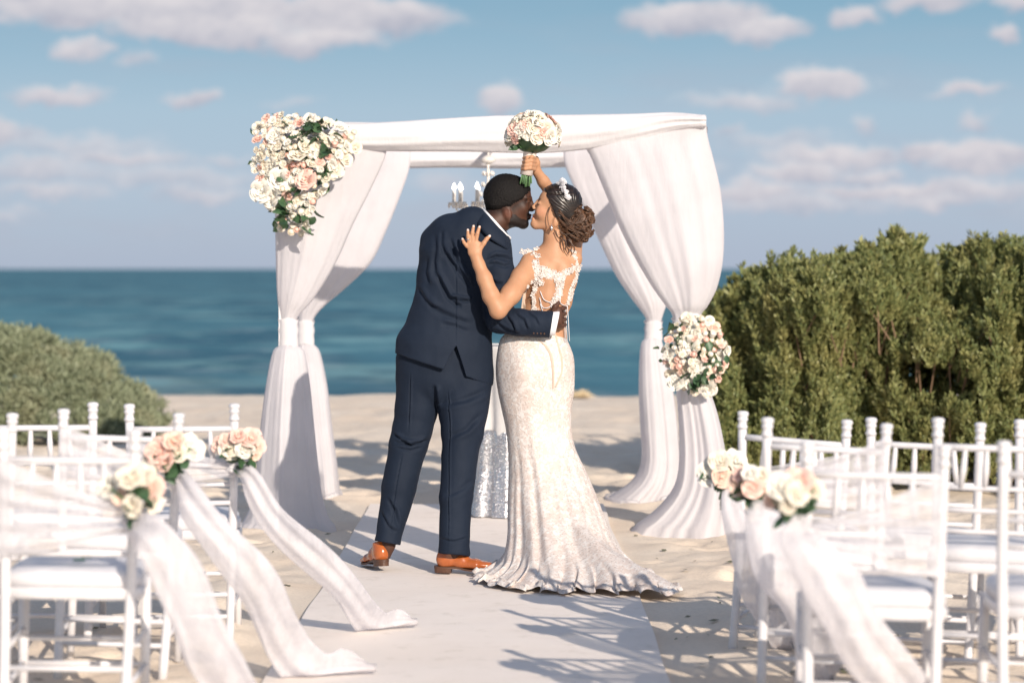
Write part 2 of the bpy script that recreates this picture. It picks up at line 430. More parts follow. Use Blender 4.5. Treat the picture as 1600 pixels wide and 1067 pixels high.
def petal(name, a, b):
    m = Mat(name); oi = m.node('ShaderNodeObjectInfo'); n = m.noise(30, 3)
    c = m.mix(m.rng(n, .3, .7), a, b); c = m.mix(m.math('MULTIPLY', oi.outputs['Random'], .22), c, (.80, .74, .62))
    m.set(c, .6, Subsurface_Weight=.12, Subsurface_Radius=(.02, .012, .008)); return m.m
M['cream'] = petal('cream_petals', (.80, .75, .65), (.74, .66, .53))
M['white_rose'] = petal('white_petals', (.80, .78, .72), (.76, .72, .64))
M['blush'] = petal('blush_petals', (.83, .57, .49), (.80, .49, .41))
M['peach'] = petal('peach_petals', (.82, .52, .40), (.80, .62, .52))
M['bark'] = two_tone('twig_bark', (.16, .10, .06), (.24, .15, .09), .8, 20)

# ------------------------------------------------------------------ sand, sea
def axis_pts(segs):
    out = [np.arange(a, b, st) for a, b, st in segs]; return np.concatenate(out + [[segs[-1][1]]])
xs = axis_pts([(-1200, -100, 200), (-100, -10, 6), (-10, -4, .25), (-4, 4.2, .028), (4.2, 10, .25), (10, 100, 6), (100, 1200, 200)])
ys = axis_pts([(-60, 4, 4), (4, 6.4, .2), (6.4, 20, .032), (20, 33, .12), (33, 45, .6), (45, 60, 5)])
Xg, Yg = np.meshgrid(xs, ys, indexing='ij')
def sand_h(X, Y):
    fine = 1 - sstep(22, 30, Y)
    h = .028 * vnoise(X * .9 + 3, Y * .7, 1) + .030 * vnoise(X * 2.6, Y * 2.1, 2) + .034 * vnoise(X * 5.2, Y * 4.6, 3) * fine + .014 * vnoise(X * 13, Y * 12, 4) * fine
    # foot-holes: round dimples with a raised rim
    g = np.random.default_rng(11)
    for _ in range(420):
        cx, cy = g.uniform(-3.6, 3.6), g.uniform(6.6, 19.5); r = g.uniform(.05, .11); a = g.uniform(0, 3.14); e = g.uniform(1., 1.8)
        i0, i1 = np.searchsorted(xs, (cx - .4, cx + .4)); j0, j1 = np.searchsorted(ys, (cy - .4, cy + .4))
        dx, dy = X[i0:i1, j0:j1] - cx, Y[i0:i1, j0:j1] - cy
        q = np.hypot((dx * math.cos(a) + dy * math.sin(a)) / e, -dx * math.sin(a) + dy * math.cos(a)) / r
        h[i0:i1, j0:j1] += -.028 * np.exp(-q ** 2) + .010 * np.exp(-((q - 1.5) / .5) ** 2)
    cx = np.maximum(np.abs(X + .15) - .70, 0); cy = np.maximum(Y - 14.6, 0); c = sstep(.0, .30, np.hypot(cx, cy))
    h = h * c * (1) + (-.012) * (1 - c)
    h += .03 * sstep(16, 25.5, Y) * (.6 + .5 * vnoise(X * .35, Y * .2 + 7, 8)) * (np.abs(X) < 40)
    h -= (Y > 27.0) * (Y - 27.0) * .16
    return h
H = sand_h(Xg, Yg)
mS = Mat('sand'); n1_ = mS.noise(1.3, 5); n2_ = mS.noise(60, 4, .7); n3_ = mS.noise(420, 2)
c = mS.mix(mS.rng(n1_, .3, .7), (.80, .66, .52), (.85, .735, .605)); c = mS.mix(mS.rng(n2_, .35, .8, 0, .35), c, (.50, .42, .34))
sep = mS.node('ShaderNodeSeparateXYZ'); mS.l.new(mS.coord(), sep.inputs[0])
wet = mS.rng(mS.math('ADD', sep.outputs[1], mS.math('MULTIPLY', n1_, 1.2)), 27.9, 28.9)
c = mS.mix(wet, c, (.33, .27, .21))
mS.set(c, .92, mS.bump(n3_, .25, .004, mS.bump(n2_, .5, .012))); mS.set(Specular_IOR_Level=.15)
nx, ny = Xg.shape; I = np.arange(nx * ny).reshape(nx, ny)
Fq = np.stack([I[:-1, :-1], I[1:, :-1], I[1:, 1:], I[:-1, 1:]], -1).reshape(-1, 4)
beach = link('beach', mesh_np('beach', np.stack([Xg, Yg, H], -1).reshape(-1, 3), Fq, mS.m)); beach['kind'] = 'structure'
def ground(x, y):
    i = int(np.clip(np.searchsorted(xs, x), 0, nx - 1)); j = int(np.clip(np.searchsorted(ys, y), 0, ny - 1)); return float(H[i, j])

mW = Mat('sea_water'); mW.n.remove(mW.b)
w1 = mW.noise(1.1, 5, .65, (.5, 1, 1)); w2 = mW.noise(.22, 5, .65, (1.1, 1, 1)); w3 = mW.noise(.05, 5, .65, (1.6, .8, 1)); w4 = mW.noise(4, 4, .65, (.5, 1, 1))
sep = mW.node('ShaderNodeSeparateXYZ'); mW.l.new(mW.coord(), sep.inputs[0])
far = mW.rng(sep.outputs[1], 30, 260); near = mW.rng(mW.math('ADD', sep.outputs[1], mW.math('MULTIPLY', w2, 14)), 34, 52)
c = mW.mix(far, (.095, .225, .255), (.030, .120, .165)); c = mW.mix(near, (.150, .205, .190), c)
c = mW.mix(mW.rng(w2, .43, .55, 0, .85), c, (.030, .105, .150)); c = mW.mix(mW.rng(w1, .52, .70, 0, .6), c, (.28, .37, .40)); c = mW.mix(mW.rng(w2, .50, .38, 0, .75), c, (.17, .33, .36))  # w1 paints pale wave glints into the water's colour
c = mW.mix(mW.rng(w3, .46, .56, 0, .65), c, (.07, .20, .25)); c = mW.mix(mW.rng(w3, .46, .38, 0, .6), c, (.02, .09, .14))
foam = mW.math('MULTIPLY', mW.rng(mW.math('ADD', sep.outputs[1], mW.math('MULTIPLY', w2, 5)), 33.6, 32.2), mW.rng(w4, .42, .6))
c = mW.mix(mW.math('MULTIPLY', foam, .5), c, (.62, .60, .56))
bp = mW.bump(w1, .7, .12, mW.bump(w4, .4, .03))
df = mW.node('ShaderNodeBsdfDiffuse'); mW.put(df.inputs[0], c); mW.l.new(bp, df.inputs['Normal'])
gl = mW.node('ShaderNodeBsdfGlossy'); gl.inputs['Roughness'].default_value = .28; mW.l.new(bp, gl.inputs['Normal']); gl.inputs[0].default_value = (.6, .75, .8, 1)
mx = mW.node('ShaderNodeMixShader'); mx.inputs[0].default_value = .16; mW.l.new(df.outputs[0], mx.inputs[1]); mW.l.new(gl.outputs[0], mx.inputs[2]); mW.l.new(mx.outputs[0], mW.out.inputs[0])
wx = axis_pts([(-9000, -200, 800), (-200, -14, 12), (-14, 14, .35), (14, 200, 12), (200, 9000, 800)]); wy = axis_pts([(27, 60, .3), (60, 140, 2), (140, 1000, 30), (1000, 12000, 500)])
Xw, Yw = np.meshgrid(wx, wy, indexing='ij')
Zw = -.16 + (.05 * np.sin(Yw * 1.9 + 1.5 * vnoise(Xw * .12, Yw * .2, 21) * 6) + .08 * vnoise(Xw * .5, Yw * 1.1, 22)) * sstep(29, 36, Yw) * (1 - sstep(90, 140, Yw))
I = np.arange(Xw.size).reshape(Xw.shape)
sea = link('sea', mesh_np('sea', np.stack([Xw, Yw, Zw], -1).reshape(-1, 3), np.stack([I[:-1, :-1], I[1:, :-1], I[1:, 1:], I[:-1, 1:]], -1).reshape(-1, 4), mW.m)); sea['kind'] = 'structure'

# ------------------------------------------------------------------ carpet runner
mC = Mat('runner_felt'); n = mC.noise(2.2, 5); nf = mC.noise(350, 2); sandy = mC.noise(7, 6, .7)
c = mC.mix(mC.rng(n, .3, .7), (.86, .765, .685), (.90, .81, .735)); c = mC.mix(mC.rng(sandy, .52, .75, 0, .65), c, (.66, .58, .49))
mC.set(c, .95, mC.bump(nf, .3, .003, mC.bump(n, .4, .02)))
gx = np.linspace(-.85, .55, 36); gy = np.linspace(5.5, 14.55, 240)
G = []
for y in gy:
    G.append([[x + .005 * math.sin(y * 1.3) + .003 * math.sin(y * 4 + 2), y, .006 + .004 * math.sin(y * 3.1 + x * 5) * (abs(x + .15) / .7) + .010 * float(vnoise(np.array(x * 2.), np.array(y * 1.5), 31))] for x in gx])
G = np.array(G); G[:, :, 2] = np.maximum(G[:, :, 2], .003)
edge = G.copy(); b = MB(); b.grid(G)
rim = [G[0]] + [G[:, -1]] + [G[-1][::-1]] + [G[::-1, 0]]; rim = np.concatenate(rim); low = rim.copy(); low[:, 2] -= .03; b.grid(np.stack([rim, low]))
carp = b.build('aisle_carpet', mC.m); tag(carp, 'long white carpet runner laid down the aisle over the sand to the arch', 'carpet')

# ------------------------------------------------------------------ shrubs
def leaf_quads(P, Dr, L, Wd, roll, bend=0.):
    """rhombic leaves: base P, direction Dr, length L, width Wd; two triangles sharing the midrib"""
    Dr = Dr / np.linalg.norm(Dr, axis=1)[:, None]; t = np.cross(Dr, roll); t /= np.linalg.norm(t, axis=1)[:, None] + 1e-9
    mid = P + Dr * (L * .55)[:, None]; tip = P + Dr * L[:, None]
    nrm = np.cross(t, Dr); mid = mid + nrm * (L * .08)[:, None]
    V = np.stack([P, mid + t * (Wd / 2)[:, None], tip, mid - t * (Wd / 2)[:, None]], 1).reshape(-1, 3)
    return V, (np.arange(len(P))[:, None] * 4 + np.array([0, 1, 2, 3])).astype(np.int32)
def leaf_mat(name, c1, c2, c3, rough=.55):
    m = Mat(name); g = m.node('ShaderNodeNewGeometry'); n = m.noise(3.2, 3)
    a = m.mix(g.outputs['Random Per Island'], c1, c2); a = m.mix(m.rng(n, .45, .75, 0, .6), a, c3)
    m.set(a, rough); tr = m.node('ShaderNodeBsdfTranslucent'); m.put(tr.inputs[0], a)
    x = m.node('ShaderNodeMixShader'); x.inputs[0].default_value = .22; m.l.new(m.b.outputs[0], x.inputs[1]); m.l.new(tr.outputs[0], x.inputs[2]); m.l.new(x.outputs[0], m.out.inputs[0])
    return m.m
def topline(px, py, D):
    X = (np.array(px) - CX) * D / FPX; Z = EYE - (np.array(py) - HOR) * D / FPX; return X, Z
# the tall green shrub right of the arch
tX, tZ = topline([1096, 1110, 1135, 1165, 1185, 1210, 1235, 1262, 1290, 1330, 1345, 1365, 1392, 1415, 1445, 1475, 1500, 1540, 1600, 1720, 1900], [560, 500, 462, 425, 412, 404, 396, 398, 402, 388, 378, 384, 398, 386, 382, 400, 388, 382, 386, 380, 400], 16.0)
g = np.random.default_rng(5)
shr = thing('shrub', (2.9, 16.6, 0), 'tall dense dark green shrub with upright leafy shoots right of the arch', 'shrub')
Pl, Dl, Ll, Wl, Rl = [], [], [], [], []; twigs = MB(); ntuft = 0
while ntuft < 7800:
    x = g.uniform(1.25, 4.9); top = np.interp(x, tX, tZ) - .05 + .15 * float(vnoise(np.array(x * 6.), np.array(2.2), 45)) + .12 * float(vnoise(np.array(x * 15.), np.array(5.2), 46)); z = top * g.uniform(0.02, 1) ** .75; 
    # front surface of the crown bulges in lobes; hollows between
    lob = float(vnoise(np.array(x * 2.1 + 5), np.array(z * 2.3), 41)) ; lob2 = float(vnoise(np.array(x * 6.5), np.array(z * 3.2), 42))
    round_ = .9 * (1 - math.sqrt(max(0, 1 - (z / top) ** 2.6)))
    yf = 15.25 + round_ - .70 * lob - .50 * lob2 + .35 * max(0, 1.9 - x)
    kind = g.random()
    if kind < .74: y = yf + abs(g.normal(0, .10))
    elif kind < .9: y = yf + g.uniform(.2, .9)
    else: y = g.uniform(15.6, 17.8); z = top * g.uniform(.2, .98)
    if ntuft > 5600: y = g.uniform(15.95, 16.9); z = top * g.uniform(.03, .9)
    # the dark hollow low in the middle
    if ((x - 2.68) / .24) ** 2 + ((z - .72) / .14) ** 2 < 1 and y < 15.95: continue
    if z < .10 and g.random() < .8: continue
    ntuft += 1
    L = g.uniform(.10, .22) * (1.15 if z > top * .8 else .85)
    d = np.array([g.normal(0, .28), -.22 + g.normal(0, .25), .95]); d /= np.linalg.norm(d)
    base = np.array([x, y, max(z - L * .6, .03)]); nl = int(34 + L * 120); big = 1.6 if y > 16.0 else 1.0
    if g.random() < .06 and y < 16: twigs.tube([base - d * .22 + g.normal(0, .02, 3), base, base + d * L * .9], [.006, .004, .002], 3, False)
    t = g.random(nl); ph = g.uniform(0, 6.28, nl)
    side = np.stack([np.cos(ph), np.sin(ph), np.zeros(nl)], 1)
    Pl.append(base + d * (t * L)[:, None] + side * .006); Dl.append(d * 1.0 + side * g.uniform(.35, 1.1, nl)[:, None])
    Ll.append(g.uniform(.024, .046, nl) * big); Wl.append(g.uniform(.010, .017, nl) * big); Rl.append(g.normal(0, 1, (nl, 3)))
V, F = leaf_quads(np.concatenate(Pl), np.concatenate(Dl), np.concatenate(Ll), np.concatenate(Wl), np.concatenate(Rl))
fo = link('foliage', mesh_np('shrub_foliage', V, F, leaf_mat('shrub_leaf', (.175, .22, .085), (.32, .32, .12), (.42, .36, .14)), False), shr)
tw = twigs
for k in range(16):
    x0 = g.uniform(1.9, 4.4); p0 = np.array([x0, 17.0 + g.uniform(-.5, .5), 0.]); e = np.array([x0 + g.normal(0, .35), p0[1] - g.uniform(.0, .4), g.uniform(.8, 1.3)])
    tw.tube(spline([p0, p0 * .5 + e * .5 + g.normal(0, .08, 3), e], 8), np.linspace(.028, .008, 8), 6, False)
tw.build('branches', M['bark'], shr)
# the low grey-green mound left
tX, tZ = topline([-260, -120, -40, 0, 40, 80, 120, 155, 170, 200, 225, 245], [548, 524, 514, 516, 520, 540, 554, 568, 602, 622, 642, 690], 20.0)
shl = thing('shrub', (-4.3, 20.3, 0), 'low rounded grey-green shrub on the beach behind the left chairs', 'shrub')
Pl, Dl, Ll, Wl, Rl = [], [], [], [], []; n = 0
while n < 2300:
    x = g.uniform(-5.6, -2.95); top = max(.12, np.interp(x, tX, tZ)) ; z = top * g.random() ** .7
    lob = float(vnoise(np.array(x * 3.1 + 5), np.array(z * 3.6), 51))
    yf = 19.3 + 1.2 * (1 - math.sqrt(max(0, 1 - (z / top) ** 2.4))) - .45 * lob + .5 * max(0, x + 3.6)
    y = yf + abs(g.normal(0, .08)) if g.random() < .85 else g.uniform(20, 21.3)
    if y > 20.6: z = top * g.uniform(.7, .95)
    n += 1; nl = 34; base = np.array([x, y, max(z, .03)]); th = g.uniform(0, 6.28, nl); el_ = g.uniform(.1, 1.35, nl)
    dd = np.stack([np.cos(th) * np.cos(el_), np.sin(th) * np.cos(el_) - .25, np.sin(el_)], 1)
    Pl.append(base + g.normal(0, .016, (nl, 3))); Dl.append(dd); Ll.append(g.uniform(.05, .085, nl)); Wl.append(g.uniform(.009, .015, nl)); Rl.append(g.normal(0, 1, (nl, 3)))
V, F = leaf_quads(np.concatenate(Pl), np.concatenate(Dl), np.concatenate(Ll), np.concatenate(Wl), np.concatenate(Rl))
link('foliage', mesh_np('mound_foliage', V, F, leaf_mat('silver_leaf', (.23, .27, .16), (.37, .40, .26), (.42, .40, .25), .6), False), shl)
tw = MB()
for k in range(12):
    x0 = g.uniform(-5.2, -3.4); tw.tube([[x0, 20.5, 0], [x0 + g.normal(0, .1), 20.3, .25], [x0 + g.normal(0, .2), 20.0, .45]], [.025, .018, .01], 5, False)
tw.build('branches', M['bark'], shl)
# a clump of dry yellow weed at the water's edge
b = MB(); gg = np.random.default_rng(3)
for k in range(60):
    p = np.array([.745 + gg.normal(0, .035), 26.6 + gg.normal(0, .04), .01]); b.tube([p, p + [gg.normal(0, .03), gg.normal(0, .03), .03 + abs(gg.normal(0, .02))], p + [gg.normal(0, .06), gg.normal(0, .05), .01]], [.012, .012, .006], 4)
ww = b.build('seaweed', two_tone('dry_weed', (.66, .52, .32), (.72, .60, .42), .8)); tag(ww, 'small clump of dry yellow seaweed at the far edge of the sand', 'seaweed')
# leaf litter strewn on the sand
b = MB()
for k in range(150):
    if k < 95: x, y = gg.uniform(.62, 2.3), gg.uniform(8.0, 13.0)
    else: x, y = gg.uniform(-2.6, -.9), gg.uniform(7.8, 14.5)
    z = ground(x, y) + .006; a = gg.uniform(0, 6.28); L = gg.uniform(.015, .05); w = L * gg.uniform(.2, .4)
    d = np.array([math.cos(a), math.sin(a), 0]); t = np.array([-d[1], d[0], 0]); p = np.array([x, y, z])
    b.add([p, p + d * L * .5 + t * w + [0, 0, .006], p + d * L + [0, 0, .004], p + d * L * .5 - t * w], [[0, 1, 2, 3]])
lit = b.build('leaf_litter', two_tone('dry_leaf', (.20, .17, .10), (.10, .12, .07), .8, 6)); tag(lit, 'dry leaves and bits of weed strewn over the sand', 'leaf litter', kind='stuff')

# ------------------------------------------------------------------ roses
def rose_mesh(name, mats, seed, open_=1.0):
    """a rose about 1 unit in radius, opening along +z; petals in whorls"""
    g = np.random.default_rng(seed); b = MB()
    whorl = [(.10, .55, 3, 1.45), (.22, .66, 3, 1.3), (.36, .74, 4, 1.12), (.52, .80, 5, .88), (.66, .82, 5, .60)]
    for wi, (rad, ht, cnt, up) in enumerate(whorl):
        for k in range(cnt):
            a = 2 * math.pi * (k + .5 * (wi % 2)) / cnt + g.normal(0, .12); wid = (2.2 / cnt + .25) * .9; G = []
            for i in range(5):
                t = i / 4; row = []
                for j in range(6):
                    s = (j / 5 - .5) * 2; edge = 1 - .28 * abs(s) ** 2.5 * t
                    flare = rad * (.35 + .65 * t ** .6) + (open_ * .28 * wi / 4) * t ** 3 + (.10 * open_ if t > .9 else 0)
                    ang = a + s * wid * (.35 + .65 * min(1, t * 1.5)); h = -.35 + (ht + .35) * t * edge * (1 - .10 * wi * t) + g.normal(0, .015)
                    if t > .95: h -= .05 * wi / 4 * (1 + abs(s))
                    row.append([math.cos(ang) * flare, math.sin(ang) * flare, h])
                G.append(row)
            b.grid(G)
    b.ball((0, 0, -.05), (.5, .5, .36), 8, 4)
    return b.mesh(name, mats)
ROSE = {k: [rose_mesh('rose', M[k], 10 + i, .8 + .3 * i) for i in range(3)] for k in ('cream', 'white_rose', 'blush', 'peach')}
def bud_mesh(mat):
    b = MB(); b.ball((0, 0, 0), (.72, .72, .8), 8, 5)
    for k in range(4):
        a = k * 1.57; b.grid([[[math.cos(a + s) * .78 * (.6 + .4 * t), math.sin(a + s) * .78 * (.6 + .4 * t), -.5 + 1.3 * t * (1 - .3 * abs(s))] for s in (-.8, -.3, .3, .8)] for t in (0, .4, .8, 1)])
    return b.mesh('bud', mat)
BUD = {k: bud_mesh(M[k]) for k in ('cream', 'white_rose', 'blush')}
def put_flower(parent, pos, r, kind, normal, bud=False, name=None, g=rng):
    me = BUD[kind if kind in BUD else 'cream'] if bud else ROSE[kind][int(g.integers(3))]
    o = bpy.data.objects.new(name or ('bud' if bud else 'rose'), me); col.objects.link(o); o.parent = parent
    n = Vector(normal).normalized(); q = n.to_track_quat('Z', 'Y'); q = q @ Matrix.Rotation(g.uniform(0, 6.28), 4, 'Z').to_quaternion()
    o.location = Vector(pos) - parent.location; o.rotation_mode = 'QUATERNION'; o.rotation_quaternion = q; o.scale = (r, r, r)
    return o
def leaf_patch(pts, g, n, size, spread, outward=(0, -1, 0)):
    """broad rose leaves scattered about the points, as one mesh"""
    b = MB()
    for k in range(n):
        p = np.array(pts[int(g.integers(len(pts)))]) + g.normal(0, spread, 3) * [1, .5, 1]
        d = g.normal(0, 1, 3) + np.array(outward) * .8; d /= np.linalg.norm(d); t = np.cross(d, g.normal(0, 1, 3)); t /= np.linalg.norm(t); nn = np.cross(t, d)
        L = size * g.uniform(.7, 1.3); w = L * .32
        b.grid([[p + d * L * u + t * w * s * math.sin(math.pi * min(.97, max(.06, u))) + nn * L * (.12 * abs(s) - .25 * u * u) for s in (-1, 0, 1)] for u in (0, .25, .5, .75, 1)])
    return b

# ------------------------------------------------------------------ the draped arch
NY, FY = 13.24, 15.2
arch = thing('wedding_arch', (-.15, 14.2, 0), 'square beach wedding arch with white tied-back drapes and swagged top', 'arch')
corners = {'nl': (-1.245, NY), 'nr': (1.0, NY), 'fl': (-1.30, FY), 'fr': (.90, FY)}
TOPZ = 2.16
for k, (x, y) in corners.items():
    b = MB(); b.box((x - .03, y - .03, ground(x, y) - .1), (x + .03, y + .03, TOPZ)); b.build('post', M['paint'], arch, smooth=False)
def beam(a, c, z=TOPZ):
    a = np.array([*a, z]); c = np.array([*c, z]); b = MB(); b.tube([a, c], .032, 4); return b.build('beam', M['paint'], arch, smooth=False)
beam(corners['nl'], corners['nr']); beam(corners['fl'], corners['fr']); beam(corners['nl'], corners['fl']); beam(corners['nr'], corners['fr'])
beam((-.14, NY + .04), (-.14, FY - .04), TOPZ + .0)
def drape(stations, D, name='drape', nfold=9, seed=0, hd=None, mat='drape', n=120):
    """gathered cloth as a fluted sleeve: stations are (y px, left px, right px, half depth m) at distance D"""
    g = np.random.default_rng(seed); rows = []
    st = np.array([[EYE - (y - HOR) * D / FPX, (l - CX) * D / FPX, (r - CX) * D / FPX, h] for y, l, r, h in stations])
    zz = np.linspace(0, len(st) - 1, 60); S = spline(st, 60); S[:, 3] = np.maximum(S[:, 3], .02)
    ph = g.uniform(0, 6.28, 5); th = np.linspace(0, 2 * math.pi, n, endpoint=False)
    for i, (z, xl, xr, h) in enumerate(S):
        c = (xl + xr) / 2; hw = (xr - xl) / 2; t = i / 59
        fold = .022 * np.sin(nfold * th + ph[0] + 1.2 * math.sin(2.2 * t + ph[1])) * (.4 + .6 * np.sin(2 * th + ph[4] + 3 * t) ** 2) + .012 * np.sin((nfold * 2 + 3) * th + ph[2] + 2 * t) * np.sin(3 * th + ph[0]) + .05 * np.sin(3 * th + ph[3] + 1.5 * t) + .02 * np.sin(5 * th - ph[1] - 4 * t)
        fold = fold * np.abs(np.sin(th)) ** .5                # folds run down the faces; the silhouette stays clean
        cx_ = np.cos(th); sy = np.sign(np.sin(th)) * np.abs(np.sin(th)) ** .8
        rows.append(np.stack([c + hw * cx_ * (1 + .03 * np.sin(5 * th + ph[4]) * np.abs(np.sin(th))), D + .0 + h * sy * (1 + 3.2 * fold) + .06 * fold, np.full(n, z)], 1))
    G = np.array(rows); G[-1, :, 2] = 0; gz = np.array([ground(x, y) for x, y in G[-1, :, :2]])
    G[-1, :, 2] = gz - .01; G[-2, :, 2] = np.maximum(G[-2, :, 2], gz + .01); G[-3, :, 2] = np.maximum(G[-3, :, 2], gz + .02)
    b = MB(); b.grid(G, closed=True); b.F.append(list(range(n))[::-1])
    return b.build(name, M[mat], arch)
drape([(192, 436, 590, .05), (235, 430, 604, .06), (290, 429, 582, .08), (350, 430, 552, .10), (400, 431, 530, .10), (440, 432, 508, .09), (472, 434, 486, .07), (500, 438, 463, .045), (536, 438, 463, .045), (550, 426, 476, .08), (600, 416, 484, .12), (660, 408, 490, .15), (720, 402, 496, .18), (770, 396, 502, .20), (806, 384, 512, .24), (826, 370, 526, .28)], NY, seed=1)
drape([(225, 470, 642, .05), (262, 470, 640, .06), (310, 470, 624, .07), (360, 468, 604, .09), (410, 466, 580, .09), (450, 464, 540, .08), (480, 465, 505, .06), (502, 467, 489, .04), (534, 467, 489, .04), (550, 464, 500, .07), (600, 466, 511, .10), (660, 472, 518, .13), (720, 476, 526, .15), (764, 478, 531, .18), (780, 472, 536, .20)], FY - .15, seed=2)
drape([(190, 985, 1103, .06), (215, 915, 1106, .07), (250, 925, 1115, .09), (300, 945, 1126, .11), (360, 970, 1131, .12), (410, 996, 1129, .12), (450, 1020, 1120, .10), (478, 1040, 1106, .08), (498, 1052, 1094, .05), (560, 1056, 1094, .05), (600, 1056, 1106, .09), (650, 1060, 1122, .13), (710, 1062, 1134, .17), (760, 1054, 1140, .21), (800, 1022, 1144, .25), (826, 985, 1146, .28)], NY, seed=3)
drape([(228, 880, 1010, .05), (262, 884, 1010, .06), (320, 910, 1014, .07), (380, 938, 1020, .09), (430, 962, 1036, .09), (468, 988, 1042, .08), (492, 1006, 1036, .05), (504, 1010, 1033, .04), (526, 1010, 1033, .04), (540, 1001, 1036, .07), (600, 998, 1050, .10), (660, 1000, 1058, .13), (720, 1002, 1062, .16), (752, 986, 1062, .20), (776, 952, 1060, .24), (784, 944, 1060, .26)], FY - .3, seed=4)
def tieband(xl, xr, y0, y1, D, h=.055):
    b = MB(); G = []
    for t in np.linspace(0, 1, 6):
        y = y0 + (y1 - y0) * t; c = PX((xl + xr) / 2, y, D); hw = RP((xr - xl) / 2, D) * (1 + .07 * math.cos(t * 14))
        G.append([[c[0] + hw * math.cos(a), D + h * math.sin(a), c[2] + .006 * math.sin(3 * a)] for a in np.linspace(0, 6.283, 25)[:-1]])
    b.grid(G, closed=True); return b.build('tie_band', M['swag'], arch)
tieband(435, 466, 498, 540, NY); tieband(464, 491, 501, 538, FY - .15, .05); tieband(1050, 1096, 498, 520, NY, .06); tieband(1007, 1035, 502, 530, FY - .3, .05)
def swag(stations, D, th=.07, seed=0, rows=44):
    """cloth thrown over a beam: (x px, top px, bottom px)"""
    g = np.random.default_rng(seed); st = spline(np.array(stations, float), 70); G = []; p = g.uniform(0, 6, 4)
    for i, (x, yt, yb) in enumerate(st):
        zt = EYE - (yt - HOR) * D / FPX; zb = EYE - (yb - HOR) * D / FPX; X = (x - CX) * D / FPX; zc, hz = (zt + zb) / 2, (zt - zb) / 2; row = []
        for a in np.linspace(0, 2 * math.pi, rows, endpoint=False):
            r = 1 + .11 * math.sin(4 * a + p[0] + i * .07) + .09 * math.sin(7 * a + p[1] - i * .11) * math.sin(i * .13 + p[2]) + .05 * math.sin(11 * a + i * .2)
            row.append([X, D + th * math.cos(a) * r, zc + hz * math.sin(a) * (1 + .04 * math.sin(i * .31 + p[3]) * (math.sin(a) < 0))])
        G.append(row)
    b = MB(); b.grid(G, closed=True); b.F += [list(range(rows))[::-1], [69 * rows + j for j in range(rows)]]
    return b.build('swag', M['swag'], arch)
swag([(428, 190, 222), (470, 189, 230), (540, 193, 235), (620, 190, 236), (700, 185, 238), (780, 181, 239), (860, 180, 238), (930, 179, 233), (990, 178, 222), (1050, 176, 206), (1102, 180, 200)], NY - .03, seed=5)
swag([(474, 224, 254), (600, 223, 262), (760, 221, 263), (900, 222, 262), (1040, 224, 254)], FY, seed=6)
for sx_, x0, x1 in ((-1, -1.245, -1.30), (1, 1.02, .92)):
    b = MB(); G = []
    for t in np.linspace(0, 1, 24):
        y = NY + .05 + (FY - NY - .1) * t; x = x0 + (x1 - x0) * t; hz = .07 + .012 * math.sin(t * 9); 
        G.append([[x + .055 * math.cos(a) * (1 + .1 * math.sin(5 * a + t * 4)), y, 2.17 - .03 * math.sin(math.pi * t) + hz * math.sin(a)] for a in np.linspace(0, 6.283, 17)[:-1]])
    b.grid(G, closed=True); b.build('swag', M['swag'], arch)
def inpoly(x, y, P):
    c = False
    for i in range(len(P)):
        x1, y1 = P[i]; x2, y2 = P[i - 1]
        if (y1 > y) != (y2 > y) and x < (x2 - x1) * (y - y1) / (y2 - y1) + x1: c = not c
    return c
def arrangement(test, box, grow, D, n, rmin, rmax, label, seed, leafpx, nleaf, depth=.13, kinds=('cream', 'white_rose', 'cream', 'blush', 'white_rose')):
    g = np.random.default_rng(seed); cxp, cyp = (box[0] + box[2]) / 2, (box[1] + box[3]) / 2
    c = PX(cxp, cyp, D); t = thing('flower_arrangement', c, label, 'flowers'); pts = []; tries = 0
    while len(pts) < n and tries < 30000:
        tries += 1; x, y = g.uniform(box[0], box[2]), g.uniform(box[1], box[3]); r = rmin + (rmax - rmin) * g.random() ** 2.2
        if not test(x, y): continue
        if any((x - a) ** 2 + (y - b_) ** 2 < (.66 * (r + q)) ** 2 for a, b_, q in pts): continue
        if any((x - a) ** 2 + (y - b_) ** 2 < 17 ** 2 for a, b_ in leafpx) and g.random() < .88: continue
        pts.append((x, y, r))
    for x, y, r in pts:
        r *= grow
        ex = (x - cxp) / (box[2] - box[0]) * 2; ey = (y - cyp) / (box[3] - box[1]) * 2
        dd = D - depth * max(0, 1 - .55 * (ex * ex + ey * ey)) - g.uniform(0, .05)
        k = kinds[int(g.integers(len(kinds)))]
        put_flower(t, PX(x, y, dd), RP(r, D), k, (ex * .8 + g.normal(0, .4), -1, -ey * .7 + .2 + g.normal(0, .4)), r < (rmin + rmax) * .42 and g.random() < .6, g=g)
    lp = [PX(a, b_, D - depth * .55) for a, b_ in leafpx]
    leaf_patch([q - [0, .06, 0] for q in lp], g, nleaf, .07, .03).build('foliage', M['leaf'], t)
    lp = [PX(x, y, D - .01) for x, y, r in pts]; leaf_patch(lp, g, nleaf * 2, .045, .012).build('foliage', M['stem'], t)
    return t
poly = [(400, 200), (412, 184), (452, 179), (500, 188), (552, 200), (556, 232), (530, 262), (500, 302), (488, 330), (470, 368), (436, 362), (432, 335), (412, 315), (396, 268), (396, 225)]
arrangement(lambda x, y: inpoly(x, y, poly), (394, 178, 558, 370), 1.18, NY - .12, 150, 5, 14, 'large cascade of cream and blush roses on the upper left corner of the arch', 21, [(485, 200), (500, 215), (505, 228), (490, 240), (512, 210), (450, 330), (470, 330), (440, 350), (475, 345), (455, 290), (445, 305), (505, 262), (498, 275), (460, 210), (440, 318), (475, 305)], 70)
el_ = lambda x, y: ((x - 1087) / 48) ** 2 + ((y - 553) / 60) ** 2 < 1
